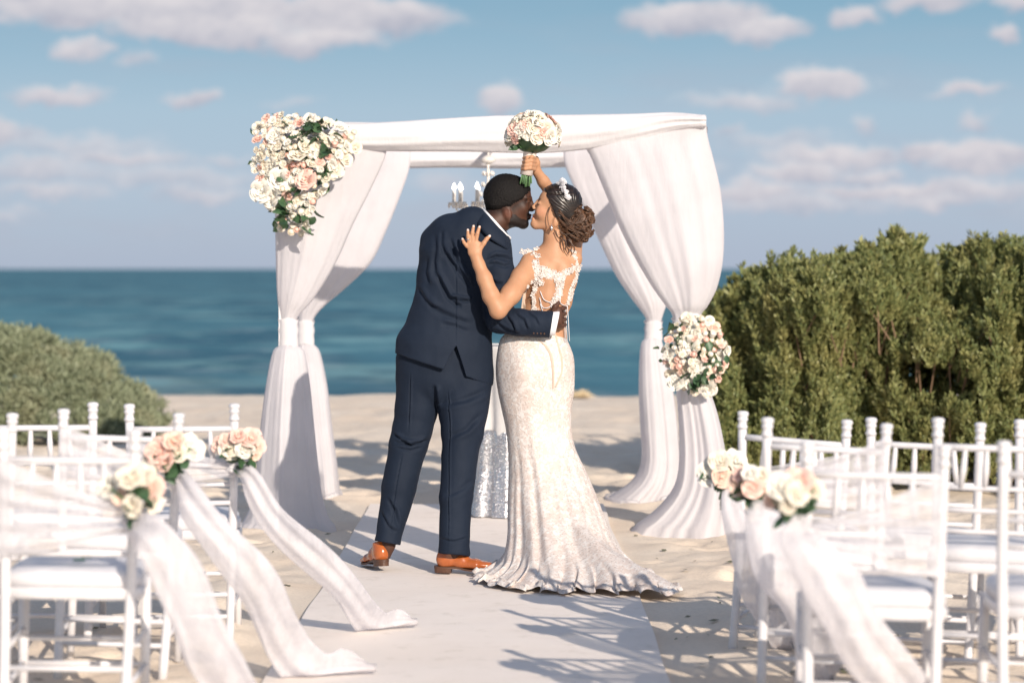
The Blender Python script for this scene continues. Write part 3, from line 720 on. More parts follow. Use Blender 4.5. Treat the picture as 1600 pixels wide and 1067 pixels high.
arrangement(el_, (1039, 493, 1135, 613), 1.08, NY - .10, 95, 5, 13, 'rounded cluster of cream and pink roses tied to the right drape of the arch', 22, [(1085, 590), (1100, 585), (1075, 600), (1120, 560), (1050, 520), (1090, 560)], 40, kinds=('cream', 'white_rose', 'white_rose', 'blush', 'cream', 'peach'))

# ------------------------------------------------------------------ chandelier
CHX, CHD = -.14, 14.2
ch = thing('chandelier', (CHX, CHD, 1.60), 'crystal chandelier with candle bulbs hanging under the middle of the arch', 'chandelier')
zc = lambda y: EYE - (y - HOR) * CHD / FPX
b = MB(); b.tube([[CHX, CHD, TOPZ - .03], [CHX, CHD, zc(250)]], .006, 6); b.lathe([(.02, zc(256)), (.045, zc(252)), (.04, zc(247)), (.012, zc(243))], (CHX, CHD, 0)); b.build('ceiling_canopy', M['candle'], ch)
b = MB(); b.lathe([(.008, zc(352)), (.026, zc(346)), (.010, zc(338)), (.028, zc(330)), (.006, zc(322)), (.016, zc(312)), (.006, zc(304)), (.018, zc(292)), (.006, zc(282)), (.015, zc(272)), (.006, zc(262)), (.012, zc(256))], (CHX, CHD, 0)); b.build('stem', M['crystal'], ch)
arm_me = cup_me = bulb_me = None
def crystals(b, c, n, r, g):
    for k in range(n):
        a = 2 * math.pi * k / n; p = np.array([c[0] + r * math.cos(a), c[1] + r * math.sin(a), c[2]]); b.lathe([(.001, -.030), (.0095, -.013), (.001, .004)], p, 5)
for k in range(10):
    a = k * math.pi / 5; dx, dy = math.cos(a), math.sin(a)
    pos = lambda r, z: [CHX + dx * r, CHD + dy * r, z]
    b = MB(); b.tube(spline([pos(.02, zc(338)), pos(.08, zc(346)), pos(.15, zc(338)), pos(.20, zc(322))], 12), .006, 6); ar = b.build('arm', M['crystal'], ch)
    b = MB(); b.lathe([(.008, -.02), (.034, 0), (.036, .006), (.010, .008)], pos(.20, zc(318)), 10); crystals(b, pos(.20, zc(318)), 7, .034, rng); b.build('cup', M['crystal'], ch)
    b = MB(); b.lathe([(.011, 0), (.011, .065), (.008, .07)], pos(.20, zc(316)), 8); cd = b.build('candle', M['candle'], ch)
    b = MB(); b.lathe([(.005, 0), (.0135, .012), (.010, .026), (.001, .044)], pos(.20, zc(316) + .07), 8); b.build('bulb', M['bulb'], cd)
b = MB()
for ring, (r, y, n_) in enumerate(((.10, 346, 14), (.06, 356, 10), (.045, 366, 8), (.05, 300, 10), (.16, 342, 18), (.025, 374, 5), (.03, 268, 8), (.035, 285, 8), (.035, 312, 8), (.12, 332, 14))):
    crystals(b, (CHX, CHD, zc(y)), n_, r, rng)
    if ring < 2: b.tube([[CHX + r * math.cos(t), CHD + r * math.sin(t), zc(y) + .006] for t in np.linspace(0, 6.283, 20)], .003, 4)
dr = b.build('crystal_drops', M['crystal'], ch); dr['kind'] = 'stuff'

# ------------------------------------------------------------------ cocktail table behind the couple
TX, TY = (806 - CX) * 14.0 / FPX, 14.0
tb = thing('cocktail_table', (TX, TY, 0), 'tall round cocktail table standing hidden under white cloth behind the couple', 'table')
b = MB(); b.lathe([(.26, .955), (.265, .965), (.26, .975)], (TX, TY, 0), 32); b.build('tabletop', M['paint'], tb)
b = MB(); b.lathe([(.03, .03), (.03, .955)], (TX, TY, 0), 12); b.build('pole', M['silver'], tb)
b = MB(); b.lathe([(.2, .0), (.2, .015), (.04, .035)], (TX, TY, 0), 20); b.build('base', M['silver'], tb)
def skirt(prof, flutes, amp, mat, name, parent=None, seed=0):
    g = np.random.default_rng(seed); n = 128; th = np.linspace(0, 2 * math.pi, n, endpoint=False); p = g.uniform(0, 6, 3); G = []
    for i, (r, z, a) in enumerate(spline(prof, 40)):
        f = 1 + amp * a * (np.sin(flutes * th + p[0]) + .5 * np.sin(flutes * 1.7 // 1 * th + p[1] + z * 2))
        G.append(np.stack([TX + r * f * np.cos(th), TY + r * f * np.sin(th), np.full(n, z)], 1))
    b = MB(); b.grid(G, closed=True); b.F.append(list(range(n))); return b.build(name, mat, parent)
tcl = thing('tablecloth', (TX, TY, 0), 'white tablecloth with a silver sequin skirt over the cocktail table', 'tablecloth')
skirt([(.266, .980, 0), (.272, .955, .2), (.262, .85, .6), (.25, .6, 1), (.27, .3, 1.2), (.30, .02, 1.3)], 11, .05, M['linen'], 'cloth', tcl, 1)
mQ = Mat('silver_sequins')
v = mQ.voro(95, 'F1', out=1); d = mQ.voro(95, 'F1', out=0); nrmn = mQ.node('ShaderNodeNormalMap') if False else None
fac = mQ.rng(d, .30, .45)
sepc = mQ.node('ShaderNodeSeparateColor'); mQ.l.new(v, sepc.inputs[0])
hb = mQ.math('MULTIPLY', sepc.outputs[0], mQ.rng(d, .5, 0., 0, 1))
mQ.set(mQ.mix(fac, (.80, .80, .84), (.55, .54, .56)), mQ.rng(sepc.outputs[1], 0, 1, .10, .35), mQ.bump(hb, 1.0, .012), Metallic=.75)
M['sequin'] = mQ.m
skirt([(.255, .50, .3), (.265, .45, 1), (.278, .3, 1.1), (.30, .15, 1.2), (.325, .012, 1.3)], 13, .045, M['sequin'], 'sequin_skirt', tcl, 3)

# ------------------------------------------------------------------ chairs
ZTOP = .92
def chair_proto():
    t = thing('chiavari_chair', (0, 0, 0), 'x', 'chair')
    ps = M['paint']; part = lambda b, n, s=True: b.build(n, ps, t, world=False, smooth=s)
    def postline(sx): return [[sx * .178, -.055, 0], [sx * .184, -.012, .25], [sx * .188, 0, .44], [sx * .193, -.006, .66], [sx * .196, -.028, .86]]
    xat = lambda z: np.interp(z, [0, .25, .44, .66, .86], [.178, .184, .188, .193, .196]); yat = lambda z: np.interp(z, [0, .25, .44, .66, .86], [-.055, -.012, 0, -.006, -.028])
    for sx in (-1, 1):
        b = MB(); b.tube(spline(postline(sx), 14), .0165, 10)
        b.lathe([(.0165, .855), (.020, .860), (.020, .866), (.0165, .870), (.0165, .884), (.020, .888), (.0205, .894), (.016, .898), (.021, .905), (.022, .914), (.017, .920), (.004, .922)], (sx * .1965, -.030, 0), 12); part(b, 'back_post')
        b = MB(); b.tube([[sx * .192, .385, 0], [sx * .192, .380, .22], [sx * .190, .375, .43]], [.0135, .0165, .0175], 10); part(b, 'leg')
        for z, e in ((.14, .0), (.25, .0)):
            b = MB(); b.tube([[sx * xat(z), yat(z), z], [sx * .192, .382, z + .01]], .009, 8); part(b, 'stretcher')
    for z in (.825, .690, .615, .545):
        b = MB(); b.tube([[-xat(z), yat(z), z], [-.09, yat(z) - .012, z], [.09, yat(z) - .012, z], [xat(z), yat(z), z]], .0115 if z > .8 else .009, 8); part(b, 'rail')
    for i in range(4):
        s = (-1.5 + i) / 1.5
        b = MB(); b.tube([[s * .105, yat(.82) - .012, .82], [s * .110, yat(.75) - .013, .75], [s * .118, yat(.69) - .012, .69]], [.008, .0115, .0085], 8); part(b, 'spindle')
    for z in (.12, .20):
        b = MB(); b.tube([[-xat(z), yat(z), z], [xat(z), yat(z), z]], .009, 8); part(b, 'stretcher')
        b = MB(); b.tube([[-.192, .382, z + .03], [.192, .382, z + .03]], .009, 8); part(b, 'stretcher')
    def slab(z0, z1, gx, gb, bulge=0):
        out = []
        for (x, y) in [(-.19, -.0), (.19, -.0), (.205, .20), (.200, .34), (.175, .395), (.10, .415), (0, .42), (-.10, .415), (-.175, .395), (-.200, .34), (-.205, .20)]: out.append((x * gx, .2 + (y - .2) * gb))
        out = np.array(out); P = spline(np.vstack([out, out[:1]]), 44)[:-1]; b = MB(); G = []
        for z, s in [(z0, .96), (z0 + .006, 1), (z1 - .012, 1), (z1 - .003, .965), (z1 + bulge * .6, .85), (z1 + bulge, .5), (z1 + bulge, .02)] if bulge else [(z0, .98), (z0 + .004, 1), (z1 - .004, 1), (z1, .98), (z1, .02)]:
            G.append([[x * s, .2 + (y - .2) * s, z] for x, y in P])
        b.grid(G, closed=True); b.F.append(list(range(len(P)))[::-1]); return b
    part(slab(.405, .440, 1, 1), 'seat_frame')
    slab(.441, .487, .98, .97, .012).build('cushion', M['cushion'], t, world=False)
    return t
PROTO = chair_proto(); used = [False]
def chair(lx, rx, ly, ry, dm, yaw, label):
    """stand a chair so that its two post tops come at the measured places; dm is the distance of the back"""
    global PROTO
    c = PX((lx + rx) / 2, (ly + ry) / 2, dm); roll = math.atan2(RP(ly - ry, dm), .40) * .9
    if not used[0]: o = PROTO; used[0] = True
    else: o = copy_tree(PROTO)
    o['label'] = label; o['group'] = 'white chiavari chairs either side of the aisle'
    o.rotation_euler = (0, -max(-.06, min(.06, roll)), R_(yaw))
    z0 = c[2] - ZTOP
    o.location = (c[0], dm + .03, z0); bpy.context.view_layer.update()
    return o
A1 = chair(1140, 1307, 640, 656, 8.95, -20, 'white chiavari chair in the front row on the right, beside the aisle')
A2 = chair(1354, 1520, 653, 659, 8.80, -14, 'white chiavari chair second from the aisle in the front row on the right')
A3 = chair(1591, 1757, 656, 660, 8.75, -10, 'white chiavari chair of the right front row, cut by the right edge of the picture')
B1 = chair(1180, 1371, 652, 661, 8.05, -8, 'white chiavari chair in the middle row beside the aisle on the right')
B2 = chair(1455, 1648, 653, 658, 8.0, -8, 'white chiavari chair second from the aisle in the middle row on the right')
C1 = chair(1248, 1475, 690, 694, 7.0, -5, 'nearest white chiavari chair beside the aisle on the right, tulle band across its back')
C2 = chair(1553, 1782, 689, 694, 6.95, -4, 'nearest white chiavari chair at the lower right edge, its back bare')
L1 = chair(201, 366, 631, 631, 9.1, 4, 'white chiavari chair in the front row on the left, beside the aisle')
L1b = chair(-21, 145, 629, 629, 9.1, 4, 'white chiavari chair of the left front row, second from the aisle, backed by the shrub')
L2 = chair(76, 269, 638, 646, 8.3, 3, 'white chiavari chair in the middle row beside the aisle on the left')
L2b = chair(-180, 12, 640, 646, 8.3, 3, 'white chiavari chair in the left middle row, cut off by the left picture edge')
L3 = chair(-14, 213, 668, 672, 7.25, 2, 'nearest white chiavari chair on the left with a green leaf on its cushion')
# leaf on the cushion
p = L3.matrix_world @ Vector((.02, .10, .505)); b = MB()
b.grid([[[p.x + .035 * u - .02, p.y + .012 * s * math.sin(math.pi * max(.05, min(.95, u))) , p.z + .006 * abs(s) + .004] for s in (-1, 0, 1)] for u in np.linspace(0, 1, 6)])
b.grid([[[p.x + .030 * u + .004, p.y + .010 + .010 * s * math.sin(math.pi * max(.05, min(.95, u))) , p.z + .012 + .006 * abs(s)] for s in (-1, 0, 1)] for u in np.linspace(0, 1, 6)])
lf = b.build('leaf', two_tone('fallen_leaf', (.02, .16, .09), (.04, .22, .13), .4)); tag(lf, 'small green leaf fallen on the cushion of the nearest left chair', 'leaf')

# ------------------------------------------------------------------ tulle sashes and posies
def sash(ch_, aisle, zA, zB, zk, tail, widths, label, seed, knot_off=(0, 0, 0), roll_=None):
    """band: on the outer post the cloth spans zA..zB, gathered to zk at the aisle post; tail: px points with distance"""
    g = np.random.default_rng(seed); W = ch_.matrix_world
    kn = W @ Vector((aisle * .20, -.05, zk)); t = thing('chair_sash', kn, label, 'sash', 'tulle sashes tied to the aisle chairs')
    b = MB(); G = []; nU, nV = 26, 34; p = g.uniform(0, 6, 3)
    for i in range(nU):
        u = i / (nU - 1); x = -aisle * .205 + aisle * .41 * u; row = []
        za = zA + (zk + .018 - zA) * u ** .9; zb = zB + (zk - .03 - zB) * u ** 1.1; gather = 1 - .2 * u
        for j in range(nV):
            v = j / (nV - 1); z = za + (zb - za) * v
            y = -.050 - .014 * math.sin(math.pi * u) - .006 * math.sin(v * 26 + p[0] + 1.5 * u) - .004 * math.sin(v * 11 + p[1]) - .012 * u
            row.append(W @ Vector((x, y, z - .012 * math.sin(math.pi * u) * v)))
        G.append([[q.x, q.y, q.z] for q in row])
    b.grid(G); b.build('band', M['tulle'], t)
    b = MB(); b.ball(kn, (.026, .022, .030), 10, 6)
    for k in range(3): b.tube([[kn.x + .03 * math.cos(a), kn.y + .024 * math.sin(a), kn.z + .012 * (k - 1) + .006 * math.sin(2 * a)] for a in np.linspace(0, 6.283, 14)], .009, 6, False)
    b.build('knot', M['swag'], t)
    pts = np.array([[kn.x, kn.y - .01, kn.z]] + [PX(x, y, D) for x, y, D in tail]); pts[-1][2] = max(pts[-1][2], .012)
    C_ = spline(pts, 46); Wd = np.interp(np.linspace(0, 1, 46), np.linspace(0, 1, len(widths)), widths) * (1 - .75 * sstep(.93, 1.0, np.linspace(0, 1, 46))); G = []
    T = np.gradient(C_, axis=0); T /= np.linalg.norm(T, axis=1)[:, None]
    n = 40
    for i in range(46):
        side = np.cross(T[i], [0, -1, 0]); side = side - T[i] * side.dot(T[i]); side /= np.linalg.norm(side); nn = np.cross(side, T[i]); s_ = i / 45; row = []
        flat = sstep(.72, .92, s_)
        for j in range(n):
            a = 2 * math.pi * j / n; w = Wd[i]
            rr = 1 + .16 * math.sin(5 * a + p[0] + 2.2 * s_) + .10 * math.sin(8 * a + p[1] - 3 * s_)
            q = C_[i] + side * w * .5 * math.cos(a) * (1 + .10 * math.sin(3 * a + s_ * 7) + .06 * math.sin(s_ * 23 + p[2]) + .25 * flat * math.sin(s_ * 31 + 2 * a)) + nn * (w * (.17 - .12 * flat)) * math.sin(a) * rr + nn * .006 * math.sin(6 * math.cos(a) + p[1] + 4 * s_)
            q = q + side * .012 * math.sin(s_ * 13 + p[2]); q[2] = max(q[2], (.010 if -.87 < q[0] < .57 else ground(q[0], q[1]) + .004) + .004 * math.sin(a) + (.014 * (1 + math.sin(7 * a)) * flat)); row.append(q)
        G.append(row)
    b = MB(); b.grid(G, closed=True); b.F.append([45 * n + j for j in range(n)]); b.build('tail', M['tulle'], t)
    return t, kn
def posy(kn, spots, D, label, seed):
    """spots: (px, py, r px, kind)"""
    g = np.random.default_rng(seed); c = np.array([kn.x, kn.y, kn.z]); t = thing('rose_posy', c, label, 'flowers', 'rose posies on the aisle chairs'); cx_ = np.mean([s[0] for s in spots]); cy_ = np.mean([s[1] for s in spots])
    for x, y, r, k in spots: put_flower(t, PX(x, y, D - .07 - g.uniform(0, .03) + .002 * abs(x - cx_)), RP(r, D) * 1.12, k, ((x - cx_) * .02 + g.normal(0, .2), -.9, -(y - cy_) * .02 + .45), g=g)
    low = [PX(cx_ + dx, cy_ + dy, D - .05) for dx, dy in ((-8, 18), (6, 22), (14, 14), (0, 28))]
    leaf_patch(low, g, 16, .055, .014).build('foliage', M['leaf'], t)
    b = MB()
    for x, y, r, k in spots: b.tube([PX(x, y, D - .05), PX(cx_, cy_ + 26, D - .05), PX(cx_ + g.normal(0, 4), cy_ + 46, D - .04)], .003, 5)
    b.build('stems', M['stem'], t); return t
s, k1 = sash(L1, 1, .80, .62, .68, [(392, 752, 8.98), (430, 805, 9.02), (480, 862, 9.1), (535, 922, 9.25), (575, 965, 9.42), (608, 978, 9.5), (652, 976, 9.55)], [.05, .085, .12, .125, .12, .13, .10], 'white tulle sash from the left front-row chair, its tail swept onto the carpet', 61)
posy(k1, [(345, 695, 13, 'blush'), (362, 700, 16, 'cream'), (372, 682, 13, 'blush'), (383, 702, 15, 'white_rose'), (392, 685, 14, 'blush'), (402, 697, 12, 'blush'), (396, 708, 12, 'peach'), (354, 688, 11, 'blush')], k1.y, 'posy of blush and cream roses on the left front-row aisle chair', 71)
s, k2 = sash(L2, 1, .88, .62, .70, [(300, 780, 8.15), (350, 840, 8.12), (392, 905, 8.15), (425, 970, 8.25), (468, 1030, 8.36), (520, 1056, 8.42), (588, 1062, 8.45)], [.05, .11, .14, .15, .15, .17, .12], 'white tulle sash from the left middle-row chair, tail falling to the carpet edge', 62)
posy(k2, [(248, 705, 19, 'blush'), (272, 690, 17, 'peach'), (276, 708, 16, 'cream'), (298, 700, 18, 'white_rose'), (258, 718, 15, 'blush'), (240, 714, 13, 'cream')], k2.y, 'posy of peach and white roses with dark leaves on the left middle-row chair', 72)
s, k3 = sash(L3, 1, .84, .54, .66, [(240, 840, 7.1), (285, 920, 7.1), (325, 1000, 7.15), (352, 1070, 7.25), (385, 1140, 7.4), (430, 1150, 7.48)], [.07, .13, .15, .15, .16, .18, .16], 'white tulle sash from the nearest left chair, running out of the bottom of the picture', 63)
posy(k3, [(172, 762, 21, 'white_rose'), (204, 748, 22, 'cream'), (234, 762, 22, 'blush'), (222, 744, 18, 'cream'), (190, 776, 12, 'peach'), (208, 790, 14, 'cream'), (238, 786, 13, 'cream')], k3.y, 'large soft posy of white and peach roses on the nearest left chair', 73)
s, k4 = sash(A1, -1, .80, .62, .68, [(1148, 800, 8.85), (1162, 860, 8.84), (1190, 930, 8.88), (1222, 1000, 8.98), (1240, 1016, 9.0)], [.05, .09, .11, .12, .12, .10], 'white tulle sash hanging in shade from the right front-row chair', 64)
posy(k4, [(1110, 740, 17, 'white_rose'), (1126, 722, 15, 'cream'), (1150, 722, 17, 'white_rose'), (1128, 745, 14, 'peach'), (1142, 752, 13, 'blush'), (1112, 724, 12, 'cream')], k4.y, 'posy of white and peach roses at the aisle edge of the right front row', 74)
s, k5 = sash(B1, -1, .88, .64, .69, [(1190, 810, 7.95), (1212, 870, 7.93), (1240, 930, 7.95), (1275, 1010, 8.05), (1300, 1070, 8.25)], [.06, .12, .15, .15, .14, .12], 'white tulle sash from the right middle-row chair, mostly behind the nearest one', 65)
posy(k5, [(1156, 758, 16, 'peach'), (1176, 762, 15, 'blush'), (1196, 768, 14, 'peach'), (1172, 740, 14, 'white_rose'), (1188, 744, 14, 'cream'), (1160, 742, 12, 'blush')], k5.y, 'posy of peach rosebuds with dark leaves, middle of the three right ones', 75)
s, k6 = sash(C1, -1, .84, .54, .655, [(1262, 850, 6.88), (1300, 920, 6.88), (1345, 990, 6.92), (1395, 1060, 7.0), (1440, 1130, 7.15), (1470, 1150, 7.3)], [.08, .13, .16, .16, .16, .16, .14], 'white tulle sash sweeping down from the nearest right chair across its legs', 66)
posy(k6, [(1222, 762, 22, 'white_rose'), (1248, 752, 19, 'blush'), (1244, 772, 16, 'cream'), (1272, 765, 17, 'cream'), (1206, 782, 12, 'peach'), (1232, 790, 13, 'cream')], k6.y, 'posy of large white and blush roses on the nearest right chair', 76)

# ------------------------------------------------------------------ people
def cav(name, rough, spec=.4, sss=0., bump=None, sheen=0.):
    """a material whose colour is carried by the mesh (lips, brows, nails are where they are)"""
    m = Mat(name); a = m.node('ShaderNodeVertexColor', layer_name='tint'); n = m.noise(22, 4)
    c = m.mix(m.rng(n, .25, .75, 0, .14), a.outputs[0], (.5, .25, .18), 'MULTIPLY')
    m.set(c, rough); m.set(Specular_IOR_Level=spec)
    if sss: m.set(Subsurface_Weight=sss, Subsurface_Radius=(.02, .007, .004))
    if bump: m.set(normal=m.bump(m.noise(bump[0], 4), bump[1], bump[2]))
    return m.m
SK_G = cav('deep_brown_skin', .55, .35, .05, (260, .12, .002)); SK_B = cav('tan_skin', .52, .35, .10, (260, .06, .002))
mN = Mat('navy_wool'); wv = mN.noise(700, 2); n = mN.noise(4, 4)
mN.set(mN.mix(mN.rng(n, .3, .7), (.0065, .0125, .026), (.0095, .0165, .032)), .78, mN.bump(wv, .15, .001, mN.bump(mN.noise(9, 4, .5, (1, 1, .5)), .30, .02)), Specular_IOR_Level=.25, Sheen_Weight=.02, Sheen_Roughness=.5, Sheen_Tint=(.4, .5, .8)); M['navy'] = mN.m
M['shirt'] = two_tone('white_shirt', (.80, .80, .82), (.76, .76, .79), .6)
mB = Mat('black_cropped_hair'); mB.set(mB.mix(mB.rng(mB.noise(420, 2), .4, .7), (.0035, .003, .003), (.012, .009, .0085)), .65, mB.bump(mB.noise(520, 2), .5, .004), Specular_IOR_Level=.22); M['crop'] = mB.m
mL = Mat('tan_leather'); n = mL.noise(9, 4); mL.set(mL.mix(mL.rng(n, .35, .7), (.46, .115, .025), (.30, .06, .014)), .22, mL.bump(mL.noise(160, 3), .08, .002), Coat_Weight=.3); M['leather'] = mL.m
M['sole'] = two_tone('dark_sole', (.07, .03, .018), (.10, .045, .025), .5, 30); M['toe'] = two_tone('burnished_toe', (.012, .010, .012), (.02, .012, .01), .25)
LUM = 331.0
def P3(x, y, dy=0.): return PX(x, y, 11.41 + dy)
def field_mesh(F, name, mat, it=1, paint=None, creases=(), parent=None, oname=None, post=None):
    V, Q = F.nets(); V = relax(V, Q, it, .5)
    for k in creases:
        N = vnormals(V, Q); V = crease(V, N, *k[:3], k[3] * 1.5)
    if post: V = post(V, vnormals(V, Q))
    cols = paint(V, vnormals(V, Q)) if paint else None
    return link(oname or name, mesh_np(name, V, Q.astype(np.int32), mat, True, cols), parent)
def near_(V, p, r, sq=(1, 1, 1)):
    d = (V - np.asarray(p)) / np.asarray(sq); return np.clip(1.6 - 1.6 * np.linalg.norm(d, axis=1) / r, 0, 1)[:, None]

# ======= the groom
groom = thing('person', (-.35, 11.35, 0), 'person in a navy suit and tan shoes leaning in to kiss, seen from behind', 'person')
HY = .05
F = Field((-.72, 11.02, .0), (.30, 11.78, 1.93), .0042)
r_ = lambda p: p / LUM
# skull, face, neck
F.ell(P3(790, 309, HY), (r_(34), .080, r_(36)), .01)
F.ell(P3(805, 305, HY), (r_(25), .066, r_(27)), .02)
F.ell(P3(808, 328, HY), (r_(19), .056, r_(25)), .02)
F.ell(P3(799, 334, HY), (r_(20), .064, r_(20)), .02)
for s in (-1, 1):
    F.seg(P3(797, 344, HY + s * .050), P3(817, 350, HY + s * .016), .024, .022, .015)
    F.ell(P3(817, 325, HY + s * .040), (.024, .020, .024), .02)
    F.ell(P3(829, 315.5, HY + s * .034), (.011, .018, .009), .012, op='sub')
    F.ell(P3(823.5, 316, HY + s * .033), (.014, .014, .010), .004)
    F.seg(P3(829, 310, HY + s * .014), P3(822, 309.5, HY + s * .050), .0085, .008, .012)
    F.ell(P3(830.5, 329, HY + s * .012), (.009, .008, .007), .008)
F.seg(P3(829, 312, HY), P3(833, 325.5, HY), .008, .0115, .010)
F.ell(P3(832.2, 326.5, HY), (.0095, .013, .009), .008)
F.ell(P3(828, 336.5, HY), (.010, .022, .0070), .006); F.ell(P3(826.5, 341.2, HY), (.0105, .019, .0075), .006)
F.ell(P3(818, 350, HY), (.024, .026, .022), .015)
F.chain([(P3(790, 338, HY), .058), (P3(776, 346, HY - .01), .060), (P3(758, 362, HY - .03), .068), (P3(742, 376, HY - .03), .075)], .02)
for s in (-1, 1):
    F.ell(P3(792, 333, HY + s * .066), (r_(7), .011, r_(11.5)), .006, ang=.25, yaw=s * .35); 
    F.ell(P3(793, 332, HY + s * .080), (r_(3.2), .007, r_(6.5)), .004, ang=.25, op='sub')
    F.ell(P3(794, 334, HY + s * .071), (r_(3), .006, r_(4)), .004, ang=.25)
# the body under the suit, one continuous figure
F.chain([(P3(745, 372, .02), (.10, .07)), (P3(728, 400, .03), (.15, .10)), (P3(716, 450, .03), (.14, .10)), (P3(700, 520, .02), (.14, .10)), (P3(693, 575, .02), (.15, .10))], .03)
F.chain([(P3(668, 598, .03), (.075, .075)), (P3(648, 690, -.02), (.05, .055)), (P3(622, 770, -.06), .042), (P3(606, 850, -.10), .030), (P3(602, 866, -.10), .028)], .03)
F.chain([(P3(725, 600, -.03), (.080, .08)), (P3(722, 680, -.08), (.055, .06)), (P3(714, 780, -.15), .045), (P3(712, 860, -.2), .030), (P3(711, 878, -.2), .028)], .03)
F.chain([(P3(760, 385, .0), .055), (P3(780, 430, -.06), .045), (P3(778, 495, -.10), .040), (P3(820, 505, -.15), .035), (P3(860, 502, -.165), .030)], .02)
F.chain([(P3(690, 380, .06), .05), (P3(690, 440, .17), .045), (P3(720, 480, .26), .04), (P3(800, 490, .28), .03)], .02)
# his right hand round her waist: back of the hand to the camera, fingers curling away round her side
F.seg(P3(860, 501, -.165), P3(871, 496, -.160), (.030, .020), (.040, .016), .012)
F.ell(P3(871, 495, -.155), (.026, .018, .050), .010)
for i, (yy, L) in enumerate(((483, 1.0), (492, 1.08), (501, 1.0), (509.5, .85))):
    F.chain([(P3(872, yy, -.150), .0112), (P3(879, yy - 1, -.135), .0105), (P3(882.5, yy - 2, -.10), .0098), (P3(882, yy - 3, -.07 * L), .0088)], .004)
F.chain([(P3(864, 487, -.165), .0125), (P3(867, 479, -.17), .0115), (P3(873, 473.5, -.16), .0095)], .006)
SKG = np.array((.078, .034, .021))
def paint_g(V, N):
    C = np.tile(SKG, (len(V), 1)); px = 800 + V[:, 0] * FPX / V[:, 1]; py = 420 - (V[:, 2] - EYE) * FPX / V[:, 1]
    def mixc(m, c):
        nonlocal C; C = C * (1 - m) + np.array(c) * m
    def band(x, y, poly, soft=2.5):
        d = np.array([1. if inpoly(a, b_, poly) else 0. for a, b_ in zip(x, y)]); return d[:, None]
    head = (py < 372) & (px > 750)
    bx = np.zeros(len(V)); idx = np.where(head)[0]
    beard = [(800, 334), (806, 336), (812, 341), (819, 343), (823, 343.5), (823, 333), (828, 332.5), (829, 334.5), (829, 346), (828, 362), (795, 362), (795, 350)]
    for i in idx:
        if inpoly(px[i], py[i], beard): bx[i] = 1
    edge = [(832, 303), (821, 315), (806, 322), (800, 328), (783, 330), (762, 331), (752, 316)]
    for i in idx:
        if px[i] < 824 and py[i] < 345:
            d = min(math.hypot(px[i] - x, py[i] - y) for x, y in [(a[0] + (b_[0] - a[0]) * t, a[1] + (b_[1] - a[1]) * t) for a, b_ in zip(edge[:-1], edge[1:]) for t in (0, .25, .5, .75)])
            bx[i] = max(bx[i], .85 * max(0, 1 - d / 9))
    mixc(bx[:, None] * .92, (.008, .006, .006))
    mixc(near_(V, P3(829, 338.6, HY), .016, (1, 1.4, .8)) * .9, (.16, .055, .045))
    for s in (-1, 1):
        mixc(near_(V, P3(826, 307.5, HY + s * .03), .016, (1, 1.5, .35)) * .85, (.012, .008, .007))
        mixc(near_(V, P3(826.5, 316.8, HY + s * .033), .012, (1, 1.4, .3)) * .8, (.015, .01, .009))
        mixc(near_(V, P3(793, 333, HY + s * .075), .03) * .5, (.20, .075, .045))
    return C
field_mesh(F, 'groom_body', SK_G, 1, paint_g, parent=groom, oname='body')
# cropped hair: a shell over the skull, kept above the hairline
F = Field((-.20, 11.33, 1.62), (.12, 11.60, 1.92), .0035)
F.ell(P3(790, 308.7, HY), (r_(35.3), .0845, r_(37.5)), .01); F.ell(P3(804.5, 305, HY), (r_(26.5), .071, r_(28.6)), .02)
F.ell(P3(776, 320, HY), (r_(19), .072, r_(20)), .02)
F.cut(P3(776, 335, HY), (-.20, 0, -1)); F.cut(P3(762, 324, HY), (-.1, 0, -1)) if False else None
F.cut(P3(828.5, 303, HY), (1, 0, -.62))
F.cut(P3(806, 330, HY), (.42, 0, -1))
nap = np.random.default_rng(8)
def hair_post(V, N):
    px = 800 + V[:, 0] * FPX / V[:, 1]; py = 420 - (V[:, 2] - EYE) * FPX / V[:, 1]; d = np.full(len(V), 99.)
    e = np.array([(832, 303), (821, 315), (806, 322), (800, 328), (783, 330), (762, 331), (752, 316)], float)
    for a, b_ in zip(e[:-1], e[1:]):
        w = b_ - a; t = np.clip(((px - a[0]) * w[0] + (py - a[1]) * w[1]) / w.dot(w), 0, 1); d = np.minimum(d, np.hypot(px - a[0] - t * w[0], py - a[1] - t * w[1]))
    return V - N * (.0085 * np.clip(1 - d / 9, 0, 1))[:, None] + N * nap.normal(0, .0009, len(V))[:, None]
field_mesh(F, 'groom_hair', M['crop'], 3, parent=groom, oname='hair', post=hair_post)

# jacket
F = Field((-.66, 10.98, .78), (.26, 11.80, 1.78), .0045)
body_st = [(P3(742, 352, .02), (r_(34), .085)), (P3(731, 374, .02), (r_(54), .125)), (P3(727, 400, .02), (r_(71), .150)), (P3(721, 440, .02), (r_(69), .158)), (P3(712, 475, .01), (r_(64), .155)),
           (P3(702, 510, .01), (r_(66), .155)), (P3(694, 545, .0), (r_(75), .165)), (P3(691, 580, .0), (r_(79), .172)), (P3(690, 640, .0), (r_(81), .175))]
F.chain(body_st, .018)
F.ell(P3(702, 370, .03), (r_(34), .10, r_(36)), .03)             # left shoulder
F.ell(P3(768, 384, -.005), (r_(30), .095, r_(36)), .03)          # right shoulder
F.chain([(P3(768, 392, -.01), (r_(31), .082)), (P3(781, 430, -.06), (r_(23), .074)), (P3(779, 478, -.10), (r_(21), .070)), (P3(781, 500, -.115), (r_(21), .068))], .02)
F.chain([(P3(780, 499, -.115), (r_(20), .068)), (P3(812, 504, -.15), (r_(20), .062)), (P3(838, 506, -.165), (r_(20.5), .058)), (P3(859, 507, -.17), (r_(21), .055))], .014)
